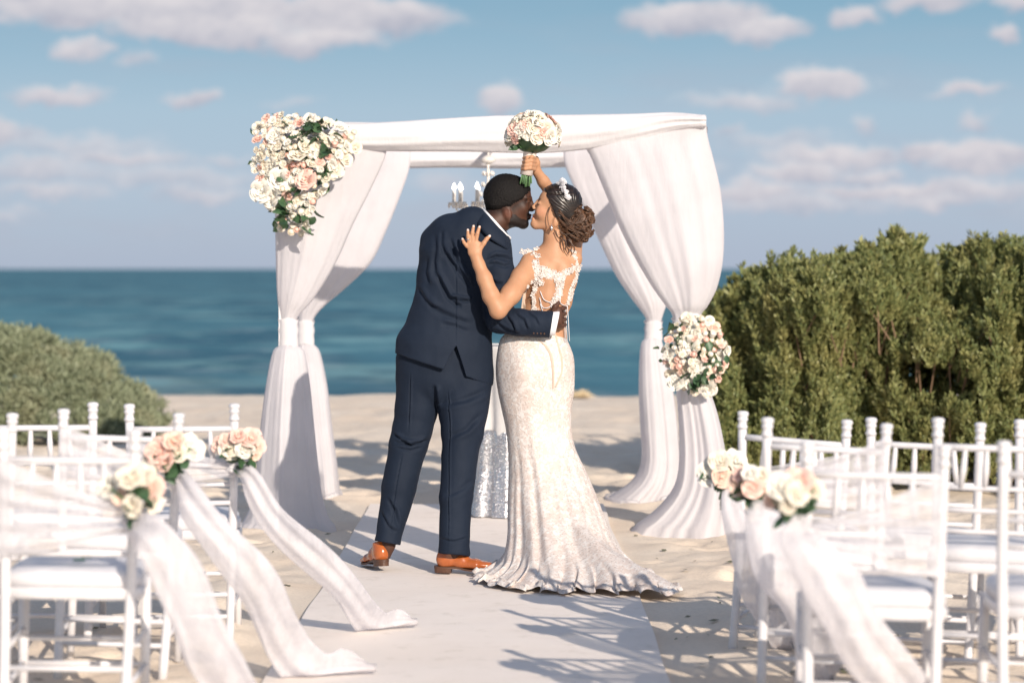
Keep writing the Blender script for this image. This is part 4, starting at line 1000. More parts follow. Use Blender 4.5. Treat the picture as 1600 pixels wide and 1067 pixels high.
F.chain([(P3(682, 378, .06), .078), (P3(676, 440, .17), .070), (P3(700, 485, .27), .066), (P3(790, 490, .28), .050)], .03)
# front opens onto nothing below the hem; hollow the skirt of the jacket and slice it off along the hem
inner = [(P3(702, 535, .01), (r_(58), .140)), (P3(694, 560, .0), (r_(71), .155)), (P3(690, 640, .0), (r_(76), .165))]
F.chain(inner, 0, op='sub')
hem_n = np.array([-(600 - 550) / (770 - 614.) * -1 * -1, 0, -1.]); F.cut(P3(692, 577, 0), (-.325 * 1, -.05, -1))
# neck opening
F.chain([(P3(792, 330, .03), .066), (P3(764, 354, .02), .058), (P3(750, 366, .02), .050)], 0, op='sub')
F.cut(P3(861, 506, 0), (1, 0, -.14))
# centre vent
X, Y, Z = F.grid(); sW = FPX / Y; pxx = 800 + X * sW; pyy = 420 - (Z - EYE) * sW
tt = (pyy - 541) / 44; left = 712 - 23 * tt; right = 713 + 14 * tt
wedge = np.where((tt > 0) & (Y < 11.42), np.maximum(left - pxx, pxx - right) / 331., .05)
wedge = np.maximum(wedge, -(tt) * .13).astype(np.float32)
F.F = np.maximum(F.F, -wedge)
z3 = lambda L: [(640 + a / 5.333, 320 + b / 5.333) for a, b in L]
CR = [(z3([(275, 350), (330, 450), (400, 555), (470, 640), (512, 700)]), 11.3, .010, .011), (z3([(335, 270), (370, 380), (405, 500), (460, 600), (510, 660)]), 11.3, .009, .009),
      (z3([(215, 560), (265, 660), (320, 770), (390, 830), (440, 850)]), 11.3, .011, .012), (z3([(340, 775), (400, 790), (460, 800), (520, 800)]), 11.3, .008, .010),
      (z3([(205, 230), (215, 360), (200, 480), (215, 620)]), 11.3, .012, .006), (z3([(150, 420), (130, 560), (160, 680)]), 11.3, .012, .006), (z3([(265, 200), (265, 330), (300, 450)]), 11.3, .010, .005),
      (z3([(640, 470), (720, 430), (800, 440), (860, 480)]), 11.3, .008, .008), (z3([(650, 500), (720, 490), (790, 510), (850, 500)]), 11.3, .007, .006), (z3([(660, 620), (720, 660), (790, 660)]), 11.3, .009, .006),
      (z3([(140, 820), (260, 900), (400, 960), (520, 1000)]), 11.3, .014, .006), (z3([(260, 990), (380, 1010), (500, 1060)]), 11.3, .012, .005), (z3([(60, 680), (130, 800), (220, 880)]), 11.3, .012, .006),
      ([(790, 492), (800, 505), (806, 520)], 11.22, .007, .007), ([(804, 490), (818, 500), (824, 516)], 11.22, .007, .006), ([(822, 488), (836, 497), (842, 510)], 11.22, .006, .004), ([(775, 505), (790, 514), (812, 522)], 11.22, .007, .006), ([(770, 515), (800, 524), (840, 526)], 11.22, .005, .003),
      ([(712, 400), (713, 460), (712, 541)], 11.25, .003, .0035), ([(745, 350), (752, 362), (768, 376), (785, 384)], 11.25, .004, .006)]
def jfine(V, N):
    a = vnoise(V[:, 0] * 14 + V[:, 2] * 6, V[:, 2] * 9 - V[:, 0] * 7, 61) * .006 + vnoise(V[:, 0] * 30, V[:, 2] * 22, 62) * .0025
    return V + N * a[:, None]
field_mesh(F, 'jacket', M['navy'], 2, None, CR, groom, 'jacket', jfine)
# turned-down collar of the jacket and the white shirt collar above it
b = MB(); G = []
for i, t in enumerate(np.linspace(0, 1, 22)):
    q = spline([P3(753, 327, .02), P3(762, 336, -.045), P3(776, 352, -.070), P3(790, 366, -.055), P3(798, 376, .0)], 22)[i]
    o = spline([P3(741, 338, .02), P3(747, 352, -.085), P3(765, 372, -.115), P3(786, 386, -.095), P3(800, 396, -.03)], 22)[i]
    G.append([q + (o - q) * s + np.array([0, -.010 * math.sin(math.pi * s) - .002, 0]) for s in np.linspace(0, 1, 6)] + [o + np.array([.0, .014, -.002]), q + np.array([0, .016, -.004])])
b.grid(np.array(G), closed=True); b.build('jacket_collar', M['navy'], groom)
b = MB(); G = []
for i in range(22):
    q = spline([P3(752.5, 323.5, .03), P3(762, 332, -.040), P3(777, 348, -.062), P3(790.5, 363.5, -.048), P3(799, 371, .01)], 22)[i]; d = spline([P3(753, 330, .03), P3(761, 339, -.040), P3(776, 355, -.062), P3(790, 368, -.048), P3(798, 376, .01)], 22)[i]
    G.append([q, q + [0, -.004, 0], d + [0, -.004, 0], d])
b.grid(G, closed=True); b.build('shirt_collar', M['shirt'], groom)
# shirt cuff
b = MB(); G = []; ax = np.array([1, .0, .10]); ax /= np.linalg.norm(ax)
for k, (dx, rr) in enumerate([(-.02, .80), (0, .86), (.020, .84), (.032, .82), (.033, .70), (-.01, .66)]):
    c = P3(860, 506, -.168) + ax * dx; G.append([[c[0] + .010 * math.sin(a) * 1., c[1] + .055 * rr * math.cos(a), c[2] + r_(22) * rr * math.sin(a)] for a in np.linspace(0, 6.283, 27)[:-1]])
b.grid(G, closed=True); b.build('shirt_cuff', M['shirt'], groom)
b = MB()
for k in range(4): b.ball(P3(834 + k * 5.5, 520.5 + .3 * k, -.210), .0045, 6, 4)
b.build('cuff_buttons', M['sole'], groom)['kind'] = 'stuff'

# trousers
F = Field((-.70, 11.0, .07), (.0, 11.75, 1.06), .0045)
F.chain([(P3(693, 520, .01), (r_(55), .125)), (P3(692, 560, .01), (r_(73), .145)), (P3(692, 590, .01), (r_(74), .150))], .02)
LL = [(P3(658, 588, .01), (r_(38), .125)), (P3(650, 641, .0), (r_(33.5), .110)), (P3(645, 668, -.01), (r_(31), .100)), (P3(637.5, 697, -.02), (r_(29.5), .092)), (P3(623, 762, -.06), (r_(26.5), .085)), (P3(606, 846, -.10), (r_(19.5), .075)), (P3(602, 870, -.10), (r_(19), .072))]
RR = [(P3(728, 596, .0), (r_(41), .135)), (P3(723.5, 644, -.05), (r_(38), .115)), (P3(722, 675, -.08), (r_(33), .105)), (P3(719, 712, -.11), (r_(28), .095)), (P3(712, 779, -.17), (r_(25.5), .085)), (P3(709.5, 864, -.21), (r_(23), .078)), (P3(709.5, 885, -.21), (r_(23), .078))]
F.chain(LL, .012); F.chain(RR, .012)
F.chain([(P3(614, 810, -.08), (r_(16), .060)), (P3(602, 880, -.10), (r_(16), .060))], 0, op='sub'); F.chain([(P3(710.5, 820, -.20), (r_(19), .064)), (P3(709.5, 895, -.21), (r_(20), .068))], 0, op='sub')
X, Y, Z = F.grid(); pxx = 800 + X * FPX / Y; pyy = 420 - (Z - EYE) * FPX / Y
hemL = 848 + (pxx - 605) * .18; hemR = 866 + (pxx - 710) * .10
cutp = np.where(pxx < 660, pyy - hemL, pyy - hemR) / 331.
F.F = np.maximum(F.F, cutp.astype(np.float32))
zt = lambda L: [(540 + a / 2.964, 560 + b / 2.964) for a, b in L]
CT = [(zt([(225, 385), (280, 400), (340, 395), (385, 375)]), 11.3, .009, .010), (zt([(220, 350), (260, 380), (320, 410)]), 11.3, .007, .008), (zt([(230, 410), (300, 425), (360, 410)]), 11.3, .008, .006), (zt([(300, 60), (298, 200), (290, 350)]), 11.3, .003, .004), (zt([(265, 430), (235, 600), (205, 830)]), 11.3, .003, .004),
      (zt([(470, 130), (480, 300), (478, 500), (475, 900)]), 11.15, .003, .004), (zt([(190, 640), (230, 700), (250, 780)]), 11.3, .009, .006), (zt([(160, 700), (200, 770), (240, 800)]), 11.3, .008, .005), (zt([(440, 840), (500, 850), (565, 835)]), 11.1, .006, .004), (zt([(640, 250), (560, 330), (470, 370)]), 11.2, .012, .006),
      (zt([(660, 150), (560, 190), (440, 220)]), 11.2, .014, .006), (zt([(590, 560), (540, 600), (450, 640)]), 11.2, .012, .004), (zt([(410, 120), (422, 240)]), 11.3, .010, .012)]
field_mesh(F, 'trousers', M['navy'], 2, None, CT, groom, 'trousers', jfine)

# shoes, built along +x from heel to toe and then set in place
def shoe(loc, yaw, pitch, k=.93):
    S = Field((-.03, -.07, -.01), (.34, .07, .15), .0034)
    S.ell((.045, 0, .058), (.046, .036, .052), .02); S.seg((.045, 0, .05), (.12, 0, .048), (.034, .034), (.032, .034), .02); S.seg((.12, 0, .040), (.20, -.004, .032), (.030, .036), (.026, .044), .02)
    S.seg((.20, -.004, .032), (.262, .004, .026), (.026, .044), (.016, .030), .015); S.ell((.270, .004, .024), (.040, .027, .017), .012)
    S.seg((.050, 0, .07), (.058, 0, .118), (.036, .033), (.038, .036), .015); S.seg((.07, 0, .09), (.13, 0, .06), (.026, .026), (.03, .03), .02)
    S.seg((.056, 0, .10), (.062, 0, .17), (.030, .030), (.032, .032), 0, op='sub'); S.cut((.05, 0, .112), (.15, 0, 1)); S.cut((0, 0, .014), (0, 0, -1))
    V, Q = S.nets(); V = relax(V, Q, 2)
    par = groom; rot = Matrix.Translation(loc) @ Matrix.Rotation(yaw, 4, 'Z') @ Matrix.Rotation(pitch, 4, 'Y') @ Matrix.Scale(k, 4)
    cols = np.tile(np.array((.43, .115, .03)), (len(V), 1)); m = sstep(.268, .285, V[:, 0])[:, None]; cols = cols * (1 - m) + np.array((.012, .010, .012)) * m
    me = mesh_np('shoe_upper', V, Q.astype(np.int32), M['shoe'], True, cols); up = link('shoe', me, groom); up.matrix_world = rot
    P = []
    for t in np.linspace(0, 2 * math.pi, 40, endpoint=False):
        x = .148 + .160 * math.cos(t); w = np.interp(x, [-.02, .0, .05, .11, .20, .27, .312], [.012, .034, .038, .030, .047, .032, .006]); P.append((x, w * np.sign(math.sin(t)) * abs(math.sin(t)) ** .35 + (.003 if x > .2 else 0)))
    b = MB(); zb = lambda x: .012 + (.0 if x < .1 else 0) - .010 * sstep(.10, .17, np.array(x)) + .010 * sstep(.25, .32, np.array(x))
    b.grid([[(x, y, zb(x) + .008 + .004 * (1 - float(sstep(.1, .17, np.array(x))))) for x, y in P], [(x * 1.004, y * 1.05, zb(x) + .005) for x, y in P], [(x, y, zb(x) - .001) for x, y in P]], closed=True)
    b.F += [list(range(40)), [80 + i for i in range(40)][::-1]]
    so = b.build('sole', M['sole'], None); so.parent = up
    hp = [(x, y) for x, y in P if x < .083] ; hp = sorted(hp, key=lambda q: math.atan2(q[1], q[0] - .04)); b = MB(); nH = len(hp)
    b.grid([[(x, y, .020) for x, y in hp], [(x * .97 + .002, y * .97, -.010) for x, y in hp]], closed=True); b.F += [list(range(nH)), [nH + i for i in range(nH)][::-1]]
    he = b.build('heel', M['sole'], None, smooth=False); he.parent = up
    b = MB()
    for i in range(5): b.tube([(.098 + .014 * i, -.014, .094 - .009 * i), (.102 + .014 * i, 0, .099 - .0095 * i), (.098 + .014 * i, .014, .094 - .009 * i)], .0022, 5)
    la = b.build('laces', M['sole'], None); la.parent = up
    return up
m = Mat('tan_shoe'); a = m.node('ShaderNodeVertexColor', layer_name='tint'); n = m.noise(14, 4)
m.set(m.mix(m.rng(n, .4, .75, 0, .5), a.outputs[0], (.5, .4, .3), 'MULTIPLY'), .24, m.bump(m.noise(160, 3), .08, .002), Coat_Weight=.35); M['shoe'] = m.m
q = PX(682, 897, 11.22); shoe((q[0], 11.22, .022), -.10, 0.)
q = PX(601, 885, 11.27); shoe((q[0], 11.26, .046), R_(113), .13)

# ======= the bride
bride = thing('person', (.15, 11.3, 0), 'person in a lace mermaid gown with train, raising a bouquet over her head', 'person')
BY = -.02
F = Field((-.30, 10.90, .0), (.48, 11.62, 2.02), .0042)
# skull tilted back, face towards the groom
F.ell(P3(876, 316, BY), (r_(30), .070, r_(27)), .01); F.ell(P3(862, 314, BY), (r_(20), .062, r_(20)), .02)
F.ell(P3(855, 331, BY), (r_(19), .052, r_(25)), .02, ang=-.25); F.ell(P3(862, 340, BY), (r_(20), .056, r_(19)), .02)
for s in (-1, 1):
    F.seg(P3(863, 352, BY + s * .044), P3(838, 353, BY + s * .012), .018, .017, .014)
    F.ell(P3(846, 331, BY + s * .034), (.026, .019, .026), .02)
    F.ell(P3(838.5, 317.5, BY + s * .032), (.010, .016, .008), .012, op='sub'); F.ell(P3(843.5, 318, BY + s * .031), (.0135, .013, .010), .004)
    F.ell(P3(834, 325.5, BY + s * .009), (.007, .006, .005), .006)
    F.ell(P3(869, 346, BY + s * .060), (r_(5), .009, r_(8.5)), .006, ang=-.25, yaw=-s * .35)
F.seg(P3(840, 314, BY), P3(834.5, 322, BY), .006, .0075, .008); F.ell(P3(833.2, 323.2, BY), (.0080, .009, .0070), .006)
F.ell(P3(834.2, 336.3, BY), (.0085, .018, .0062), .005, ang=.2); F.ell(P3(833.0, 341.6, BY), (.0085, .016, .0070), .005, ang=.2)
F.ell(P3(835.5, 350, BY), (.021, .021, .019), .014)
F.chain([(P3(866, 348, BY), .050), (P3(867, 372, BY), .050), (P3(866, 392, BY), .056), (P3(864, 404, BY), .07)], .02)
# torso
F.chain([(P3(862, 400, BY), (r_(27), .058)), (P3(862, 414, BY), (r_(38), .078)), (P3(864, 436, BY), (r_(37), .088)), (P3(858, 465, BY), (r_(35.5), .086)), (P3(849, 495, BY), (r_(34), .078)), (P3(842, 520, BY), (r_(43), .092)), (P3(836, 560, BY), (r_(56), .125)), (P3(837, 620, BY), (r_(55), .125))], .02)
F.seg(P3(862, 396, BY), P3(832, 408, BY - .01), .040, .046, .02); F.seg(P3(866, 396, BY), P3(895, 404, BY), .038, .040, .02)
F.ell(P3(846, 424, BY - .055), (.045, .030, .060), .02); F.ell(P3(880, 426, BY - .055), (.040, .028, .058), .02)    # shoulder blades
F.seg(P3(868, 415, BY - .10), P3(858, 500, BY - .10), .010, .010, .02, op='sub')                                        # the furrow of the spine
for lx, off in ((820, .0), (850, .03)):
    F.chain([(P3(lx, 620, BY + off), .085), (P3(lx + 8, 720, BY + off), .055), (P3(lx + 6, 800, BY + off), .048), (P3(lx + 4, 868, BY + off), .032), (P3(lx + 2, 880, BY + off - .0), .030)], .03)
    F.seg(P3(lx + 2, 878, BY + off), P3(lx - 18, 889, BY + off + .05), .028, .018, .02)
# her left arm (nearer the camera) lies up his back
sh, elb, wr = P3(829, 413, BY - .02), P3(779, 484, -.245), P3(744.5, 403, -.225)
F.chain([(sh, .050), (P3(815, 434, -.10), .049), (P3(798, 460, -.18), .046), (elb, .040)], .02)
F.ell(P3(776.5, 487, -.245), (.032, .032, .030), .015)
F.chain([(elb, .039), (P3(767, 462, -.245), .039), (P3(757, 435, -.235), .034), (P3(748, 413, -.225), .0265), (wr, .0255)], .015)
F.chain([(wr, (.0255, .019)), (P3(742, 394, -.222), (.031, .016)), (P3(740, 381, -.222), (.034, .013))], .010)
HZ = -.222
fing = [((729.5, 385), (725, 379), (722.5, 373.5), .0080, .0068), ((733, 379), (731.3, 369), (731, 359.5), .0086, .0070), ((738, 376), (738, 364), (740, 353.5), .0092, .0072), ((743.5, 376.5), (746, 365), (749.2, 354.5), .0092, .0072)]
for a, b_, c, r0, r1 in fing: F.chain([(P3(*a, HZ), r0 + .001), (P3(*b_, HZ - .006), r0), (P3(*c, HZ + .004), r1)], .0025)
F.chain([(P3(748, 392, HZ), .012), (P3(756, 380, HZ - .004), .0105), (P3(760, 374, HZ - .002), .0095), (P3(765, 369, HZ + .004), .0075)], .006)
# her right arm goes up behind the head to hold the bouquet
F.chain([(P3(893, 405, BY + .02), .048), (P3(896, 372, .10), .044), (P3(889, 335, .14), .041), (P3(880, 312, .15), .037)], .02)
F.chain([(P3(880, 312, .15), .035), (P3(862, 303, .12), .033), (P3(849, 284, .08), .0275), (P3(838, 267, .05), .0225)], .015)
F.chain([(P3(838, 267, .05), (.022, .018)), (P3(835, 256, .03), (.027, .016)), (P3(833, 249, .02), (.028, .015))], .010)
BX = lambda y: 828.5 - (y - 235) * .16          # axis of the bouquet's handle
for i, yy in enumerate((245.5, 251.5, 257.5, 263)):
    cx_ = BX(yy); F.chain([(P3(836 - i * .3, yy + 2, .012), .0100), (P3(cx_ + 4.5, yy, -.032), .0095), (P3(cx_ - 3.5, yy + 1, -.034), .0088), (P3(cx_ - 8.5, yy + 2, -.010), .0080)], .0022)
F.chain([(P3(838, 262, .03), .012), (P3(833, 268, -.005), .0105), (P3(827, 271, -.030), .0090)], .004) if False else None
F.chain([(P3(834, 250, .03), .012), (P3(826, 245, .045), .0105), (P3(819, 247, .03), .0085)], .004)
SKB = np.array((.50, .27, .155))
def paint_b(V, N):
    C = np.tile(SKB, (len(V), 1))
    def mixc(m, c):
        nonlocal C; C = C * (1 - m) + np.array(c) * m
    mixc(near_(V, P3(832, 339, BY), .014, (1, 1.5, .9)) * .9, (.48, .12, .11))
    mixc(near_(V, P3(845, 330, BY - .045), .035) * .35, (.60, .25, .16))
    for s in (-1, 1):
        mixc(near_(V, P3(841.5, 311.5, BY + s * .030), .017, (.9, 1.5, .30)) * .95, (.03, .016, .012))
        mixc(near_(V, P3(841.5, 319.6, BY + s * .033), .014, (1, 1.5, .28)) * .95, (.015, .01, .01))
        mixc(near_(V, P3(842, 316.5, BY + s * .033), .011, (1, 1.3, .5)) * .5, (.22, .10, .08))
    for _, _, c, _, _ in fing: mixc(near_(V, P3(*c, HZ - .004) + [0, 0, .003], .0085) * .95, (.80, .72, .70))
    mixc(near_(V, P3(765, 369, HZ) + [.001, 0, .003], .0095) * .95, (.80, .72, .70))
    return C
field_mesh(F, 'bride_body', SK_B, 1, paint_b, parent=bride, oname='body')
BF = F

# hair
mH = Mat('dark_sleek_hair'); st = mH.noise(60, 4, .6, (.5, 1, 3.5)); mH.set(mH.mix(mH.rng(st, .4, .7), (.008, .0055, .005), (.032, .018, .013)), .34, mH.bump(st, .12, .004)); M['hair'] = mH.m
mH = Mat('brown_curls'); st = mH.noise(45, 4, .6); gg_ = mH.node('ShaderNodeNewGeometry'); c = mH.mix(gg_.outputs['Random Per Island'], (.020, .011, .007), (.13, .062, .032)); mH.set(mH.mix(mH.rng(st, .4, .7, 0, .5), c, (.15, .075, .04)), .38, mH.bump(mH.noise(300, 3), .4, .003)); M['curl'] = mH.m
F = Field((.06, 11.24, 1.55), (.42, 11.55, 1.86), .0032)
F.ell(P3(877, 316, BY), (r_(33), .081, r_(30)), .01); F.ell(P3(865, 312, BY), (r_(21.5), .070, r_(22)), .02)
F.ell(P3(884, 332, BY), (r_(24), .072, r_(26)), .02); F.ell(P3(893, 345, BY), (r_(18), .060, r_(22)), .02)
F.ell(P3(872, 330, BY - .052), (r_(13), .026, r_(20)), .015, ang=-.2); F.ell(P3(872, 330, BY + .052), (r_(13), .026, r_(20)), .015, ang=-.2)
# cleared off the face and ear
F.cut(P3(851, 299, BY), (-1, 0, -.42)) ; F.ell(P3(848, 338, BY), (r_(14), .2, r_(24)), .006, op='sub', ang=-.25); F.ell(P3(863, 353, BY), (r_(13), .2, r_(12)), .006, op='sub')
def comb(V, N):
    px = 800 + V[:, 0] * FPX / V[:, 1]; py = 420 - (V[:, 2] - EYE) * FPX / V[:, 1]
    s = np.arctan2(py - 345, px - 905); w = .0007 * np.sin(s * 55 + 4 * vnoise(px * .08, py * .08, 71)) + .0006 * np.sin(s * 90 + py * .2); 
    part = -.005 * np.exp(-((py - 301.5 - (px - 850) * .04) / 1.6) ** 2) * (px < 879)
    return V + N * (w + part)[:, None]
hr = field_mesh(F, 'bride_hair', M['hair'], 2, parent=bride, oname='hair', post=comb)
b = MB(); g = np.random.default_rng(91); c0 = P3(905, 349, BY - .01)
b.ball(c0, (.060, .055, .074), 16, 10)
for k in range(84):
    a, e = g.uniform(0, 6.28), math.asin(g.uniform(-.95, .95)); n_ = np.array([math.cos(a) * math.cos(e), -abs(math.sin(a) * math.cos(e)) if g.random() < .75 else math.sin(a) * math.cos(e), math.sin(e)])
    p = c0 + n_ * [.062, .056, .078]; t1 = np.cross(n_, g.normal(0, 1, 3)); t1 /= np.linalg.norm(t1); t2 = np.cross(n_, t1)
    R0 = g.uniform(.012, .024); tw_ = g.uniform(1.0, 1.6) * 6.28; ph = g.uniform(0, 6.28)
    pts = [p + (t1 * math.cos(ph + tw_ * s) + t2 * math.sin(ph + tw_ * s)) * R0 * (1 - .45 * s) + n_ * (.010 * s + .004) for s in np.linspace(0, 1, 18)]
    rad_ = g.uniform(.0045, .0080); sh_ = np.sin(np.linspace(.3, 2.95, 18))
    for q in range(7):
        o1, o2 = g.normal(0, .45, 2); b.tube([pp + (t1 * o1 + n_ * o2) * rad_ * s + g.normal(0, .0004, 3) for pp, s in zip(pts, sh_)], sh_ * rad_ * .33 + .0004, 4)
for k in range(9):      # swept strands from the crown into the bun
    y0 = 322 + k * 4.2; s0 = P3(874 + g.uniform(-6, 4) + k * .6, y0 + 6, BY - .078 + .001 * k); s1 = P3(905 + g.uniform(-6, 8), 352 + g.uniform(-18, 22), BY - .082)
    md = (s0 + s1) / 2 + [0, -.012, -.010 + g.normal(0, .006)]; [b.tube(spline([s0 + g.normal(0, .003, 3), md + g.normal(0, .004, 3), s1 + g.normal(0, .006, 3)], 14), np.linspace(.0010, .0018, 14), 4) for _ in range(6)]
b.build('bun', M['curl'], hr)
b = MB()
for k, L in enumerate([[(860, 322), (856, 335), (857, 350), (862, 362)], [(876, 368), (884, 378), (884, 390), (889, 399)], [(882, 366), (892, 376), (893, 388), (888, 396)], [(872, 352), (878, 364), (890, 366), (905, 360), (918, 344)], [(888, 374), (894, 382), (898, 390), (894, 398)], [(880, 370), (879, 382), (884, 392)], [(868, 360), (873, 372), (880, 378)]]):
    pts = spline([P3(x, y, BY - .075 - (.02 if k == 3 else 0) + .01 * (k in (1, 2, 4))) for x, y in L], 22); b.tube(pts, np.linspace(.006 if k in (1, 2, 4, 5) else .0028, .0012, 22), 6)
b.build('loose_strands', M['curl'], hr)['kind'] = 'stuff'

# tiara, earring, ring
b = MB(); T_ = spline([P3(873, 288, BY - .03), P3(877, 294, BY - .055), P3(883, 303, BY - .076), P3(888.5, 312, BY - .085)], 22)
b.tube(T_, .0022, 5); g = np.random.default_rng(17)
for i, p in enumerate(T_):
    hgt = .034 * math.exp(-((i - 6) / 7) ** 2) + .010; out = np.array([.25, -.55, .8]); out /= np.linalg.norm(out)
    b.tube([p, p + out * hgt * .6 + g.normal(0, .004, 3), p + out * hgt], .0014, 4)
    for k in range(4): q = p + out * hgt * g.random() + g.normal(0, .004, 3); b.tube([q + .0055 * np.array([math.cos(t), -.3 * math.sin(t), math.sin(t)]) for t in np.linspace(0, 6.283, 9)], .0013, 4, False); b.ball(q, .0026, 5, 3)
b.build('tiara', Mat('rhinestone').set((.92, .90, .92), .3, Metallic=.3).m, bride)
b = MB(); p = P3(862, 350, BY - .075); b.tube([p, p + [0, 0, -.012]], .0012, 4); b.lathe([(.001, -.034), (.0065, -.024), (.006, -.014), (.001, -.006)], p, 8); b.build('earring', M['silver'], bride)
b = MB(); p = P3(732.2, 374.5, HZ - .003); b.tube([p + [.0095 * math.cos(t), .0095 * math.sin(t), .001 * math.cos(t)] for t in np.linspace(0, 6.283, 14)], .0014, 4, False); b.ball(p + [0, -.011, 0], .003, 6, 4); b.build('ring', M['silver'], bride)

# gown
mG = Mat('ivory_lace'); 
v1 = mG.voro(26, 'DISTANCE_TO_EDGE'); v2 = mG.voro(70, 'F1'); ns = mG.noise(10, 5, .6); fl = mG.noise(38, 4, .65, dist=1.2); fine = mG.noise(240, 3, .7)
pat = mG.rng(fl, .46, .56); pat2 = mG.rng(v2, .32, .18); w_ = mG.math('MAXIMUM', pat, mG.math('MULTIPLY', pat2, .7))
c = mG.mix(mG.rng(ns, .35, .7), (.60, .505, .455), (.66, .575, .525)); c = mG.mix(mG.math('MULTIPLY', w_, mG.rng(ns, .3, .6, .45, 1.)), c, (.74, .70, .67)); c = mG.mix(mG.rng(fine, .5, .8, 0, .16), c, (.52, .43, .37))
sq = mG.voro(150, 'F1', out=1); sqs = mG.node('ShaderNodeSeparateColor'); mG.l.new(sq, sqs.inputs[0]); sqm = mG.rng(sqs.outputs[0], .86, .90)
mG.set(c, mG.rng(sqm, 0, 1, .70, .22), mG.bump(mG.math('ADD', mG.math('MULTIPLY', w_, 1.0), mG.math('MULTIPLY', mG.math('MULTIPLY', sqs.outputs[1], sqm), 2.)), .34, .005, mG.bump(fine, .15, .002)), Metallic=mG.math('MULTIPLY', sqm, .15))
M['lace'] = mG.m
M['lace_white'] = two_tone('corded_lace', (.74, .70, .67), (.64, .57, .52), .6, 60, (180, .5, .003))
M['nude'] = two_tone('nude_mesh', (.58, .46, .37), (.54, .42, .33), .7, 40)
gown = []
#   z, left px, right px, centre offset in depth, half depth, fold amount
GW = [(470, 817, 890, BY, .090, 0), (495, 812, 885, BY, .086, 0), (515, 796, 880, BY, .095, 0), (530, 782, 886, BY, .118, 0), (556, 776, 896, BY, .142, 0), (584, 774.5, 898, BY, .150, 0), (612, 778, 897, BY, .146, .02), (641, 784, 893, BY, .138, .05),
      (669, 790, 893, BY, .135, .10), (700, 793.5, 899, BY - .01, .140, .20), (737, 795, 916, BY - .03, .165, .38), (765, 794, 928, BY - .06, .20, .55), (796, 793, 940, BY - .10, .25, .72), (825, 793, 951, BY - .16, .32, .88), (848, 790, 964, BY - .22, .38, 1.), (864, 785, 974, BY - .28, .42, 1.), (874, 776, 980, BY - .32, .45, .95), (881, 766, 985, BY - .35, .475, .85), (886.5, 757, 988, BY - .37, .49, .8)]
nA = 360; th = np.linspace(0, 2 * math.pi, nA, endpoint=False); S_ = spline(np.array(GW, float), 190); G = []
fold_f = lambda th, s: .40 * np.sin(7 * th + 1.1 + .4 * s) + .30 * np.sin(11 * th + 2.4 - .5 * s) + .26 * np.sin(17 * th + .7) + .12 * np.sin(29 * th + 2 * s)
for i, (yp, xl, xr, dy, hd, fa) in enumerate(S_):
    s = i / 189; D0 = 11.41 + BY; z = EYE - (yp - HOR) * D0 / FPX; xl, xr = (xl - CX) * D0 / FPX, (xr - CX) * D0 / FPX; c, hw = (xl + xr) / 2, (xr - xl) / 2
    f = fold_f(th, s * 4) * fa; ff = np.abs(np.sin(th)) ** .35
    X_ = c + hw * np.cos(th) * (1 + .05 * f * ff); Y_ = 11.41 + dy + hd * np.sin(th) * (1 + .10 * f) - .018 * f * fa
    # two buttocks and the small of the back
    back = np.clip(-np.sin(th), 0, 1)
    if yp < 680: Y_ = Y_ - back * (.030 * math.exp(-((yp - 575) / 34) ** 2) * (np.exp(-((X_ - (812 - CX) / LUM) / .075) ** 2) + np.exp(-((X_ - (872 - CX) / LUM) / .065) ** 2)) - .006 * math.exp(-((yp - 560) / 70) ** 2))
    G.append(np.stack([X_, Y_, np.full(nA, z)], 1))
G = np.array(G)
# top edge: cut low at the back, higher at the sides and front
for j in range(nA):
    a = th[j]; bk = max(0, -math.sin(a)); right = math.cos(a) > 0
    ytop = 470 + 46 * bk ** .6 if not right else 470 + 46 * bk ** .6
    zt_ = EYE - (ytop - HOR) * 11.39 / FPX; col_ = G[:, j]; k = np.searchsorted(-col_[:, 2], -zt_)
    for q in range(k): G[q, j] = G[k, j] + [0, 0, .0002 * (k - q)]
# hem: sweep the train out to the right and towards the camera, frill the edge
D_ = G[:, :, 1]; zz = G[:, :, 2]; low = sstep(.42, .02, zz); ang = np.arctan2(G[:, :, 1] - 11.0, G[:, :, 0] - .28)
pull = np.exp(-((ang - (-.72)) / .55) ** 2) * low ** 3
G[:, :, 0] += pull * .17; G[:, :, 1] -= pull * .34
pull = np.exp(-((ang - (-2.75)) / .30) ** 2) * low ** 4; G[:, :, 0] -= pull * .0
fr = sstep(.14, .0, zz) ** 1.2
tt_ = th[None, :]
G[:, :, 1] += fr * (.035 * np.sin(26 * tt_ + 1) + .022 * np.sin(47 * tt_ + 2)) * np.clip(-np.sin(tt_), 0, 1)
G[:, :, 0] += fr * .018 * np.sin(33 * tt_ + .5)
for i in range(len(G)):
    t = sstep(.16, .0, G[i, :, 2]); rf = np.interp(th, np.linspace(0, 6.2832, 64), np.random.default_rng(5).uniform(0, 1, 64)); G[i, :, 2] = np.maximum(G[i, :, 2] + t * (.010 + .022 * rf * rf + .005 * np.sin(53 * th)), .008)
    if i > 150:
        gz = np.array([(0.012 if (-.85 < x < .55) else ground(x, y) + .008) for x, y in G[i, :, :2]]); G[i, :, 2] = np.maximum(G[i, :, 2], gz + .004 + .018 * rf * (189 - i) / 39)
b = MB(); b.grid(G, closed=True); gn = b.build('gown', M['lace'], bride)
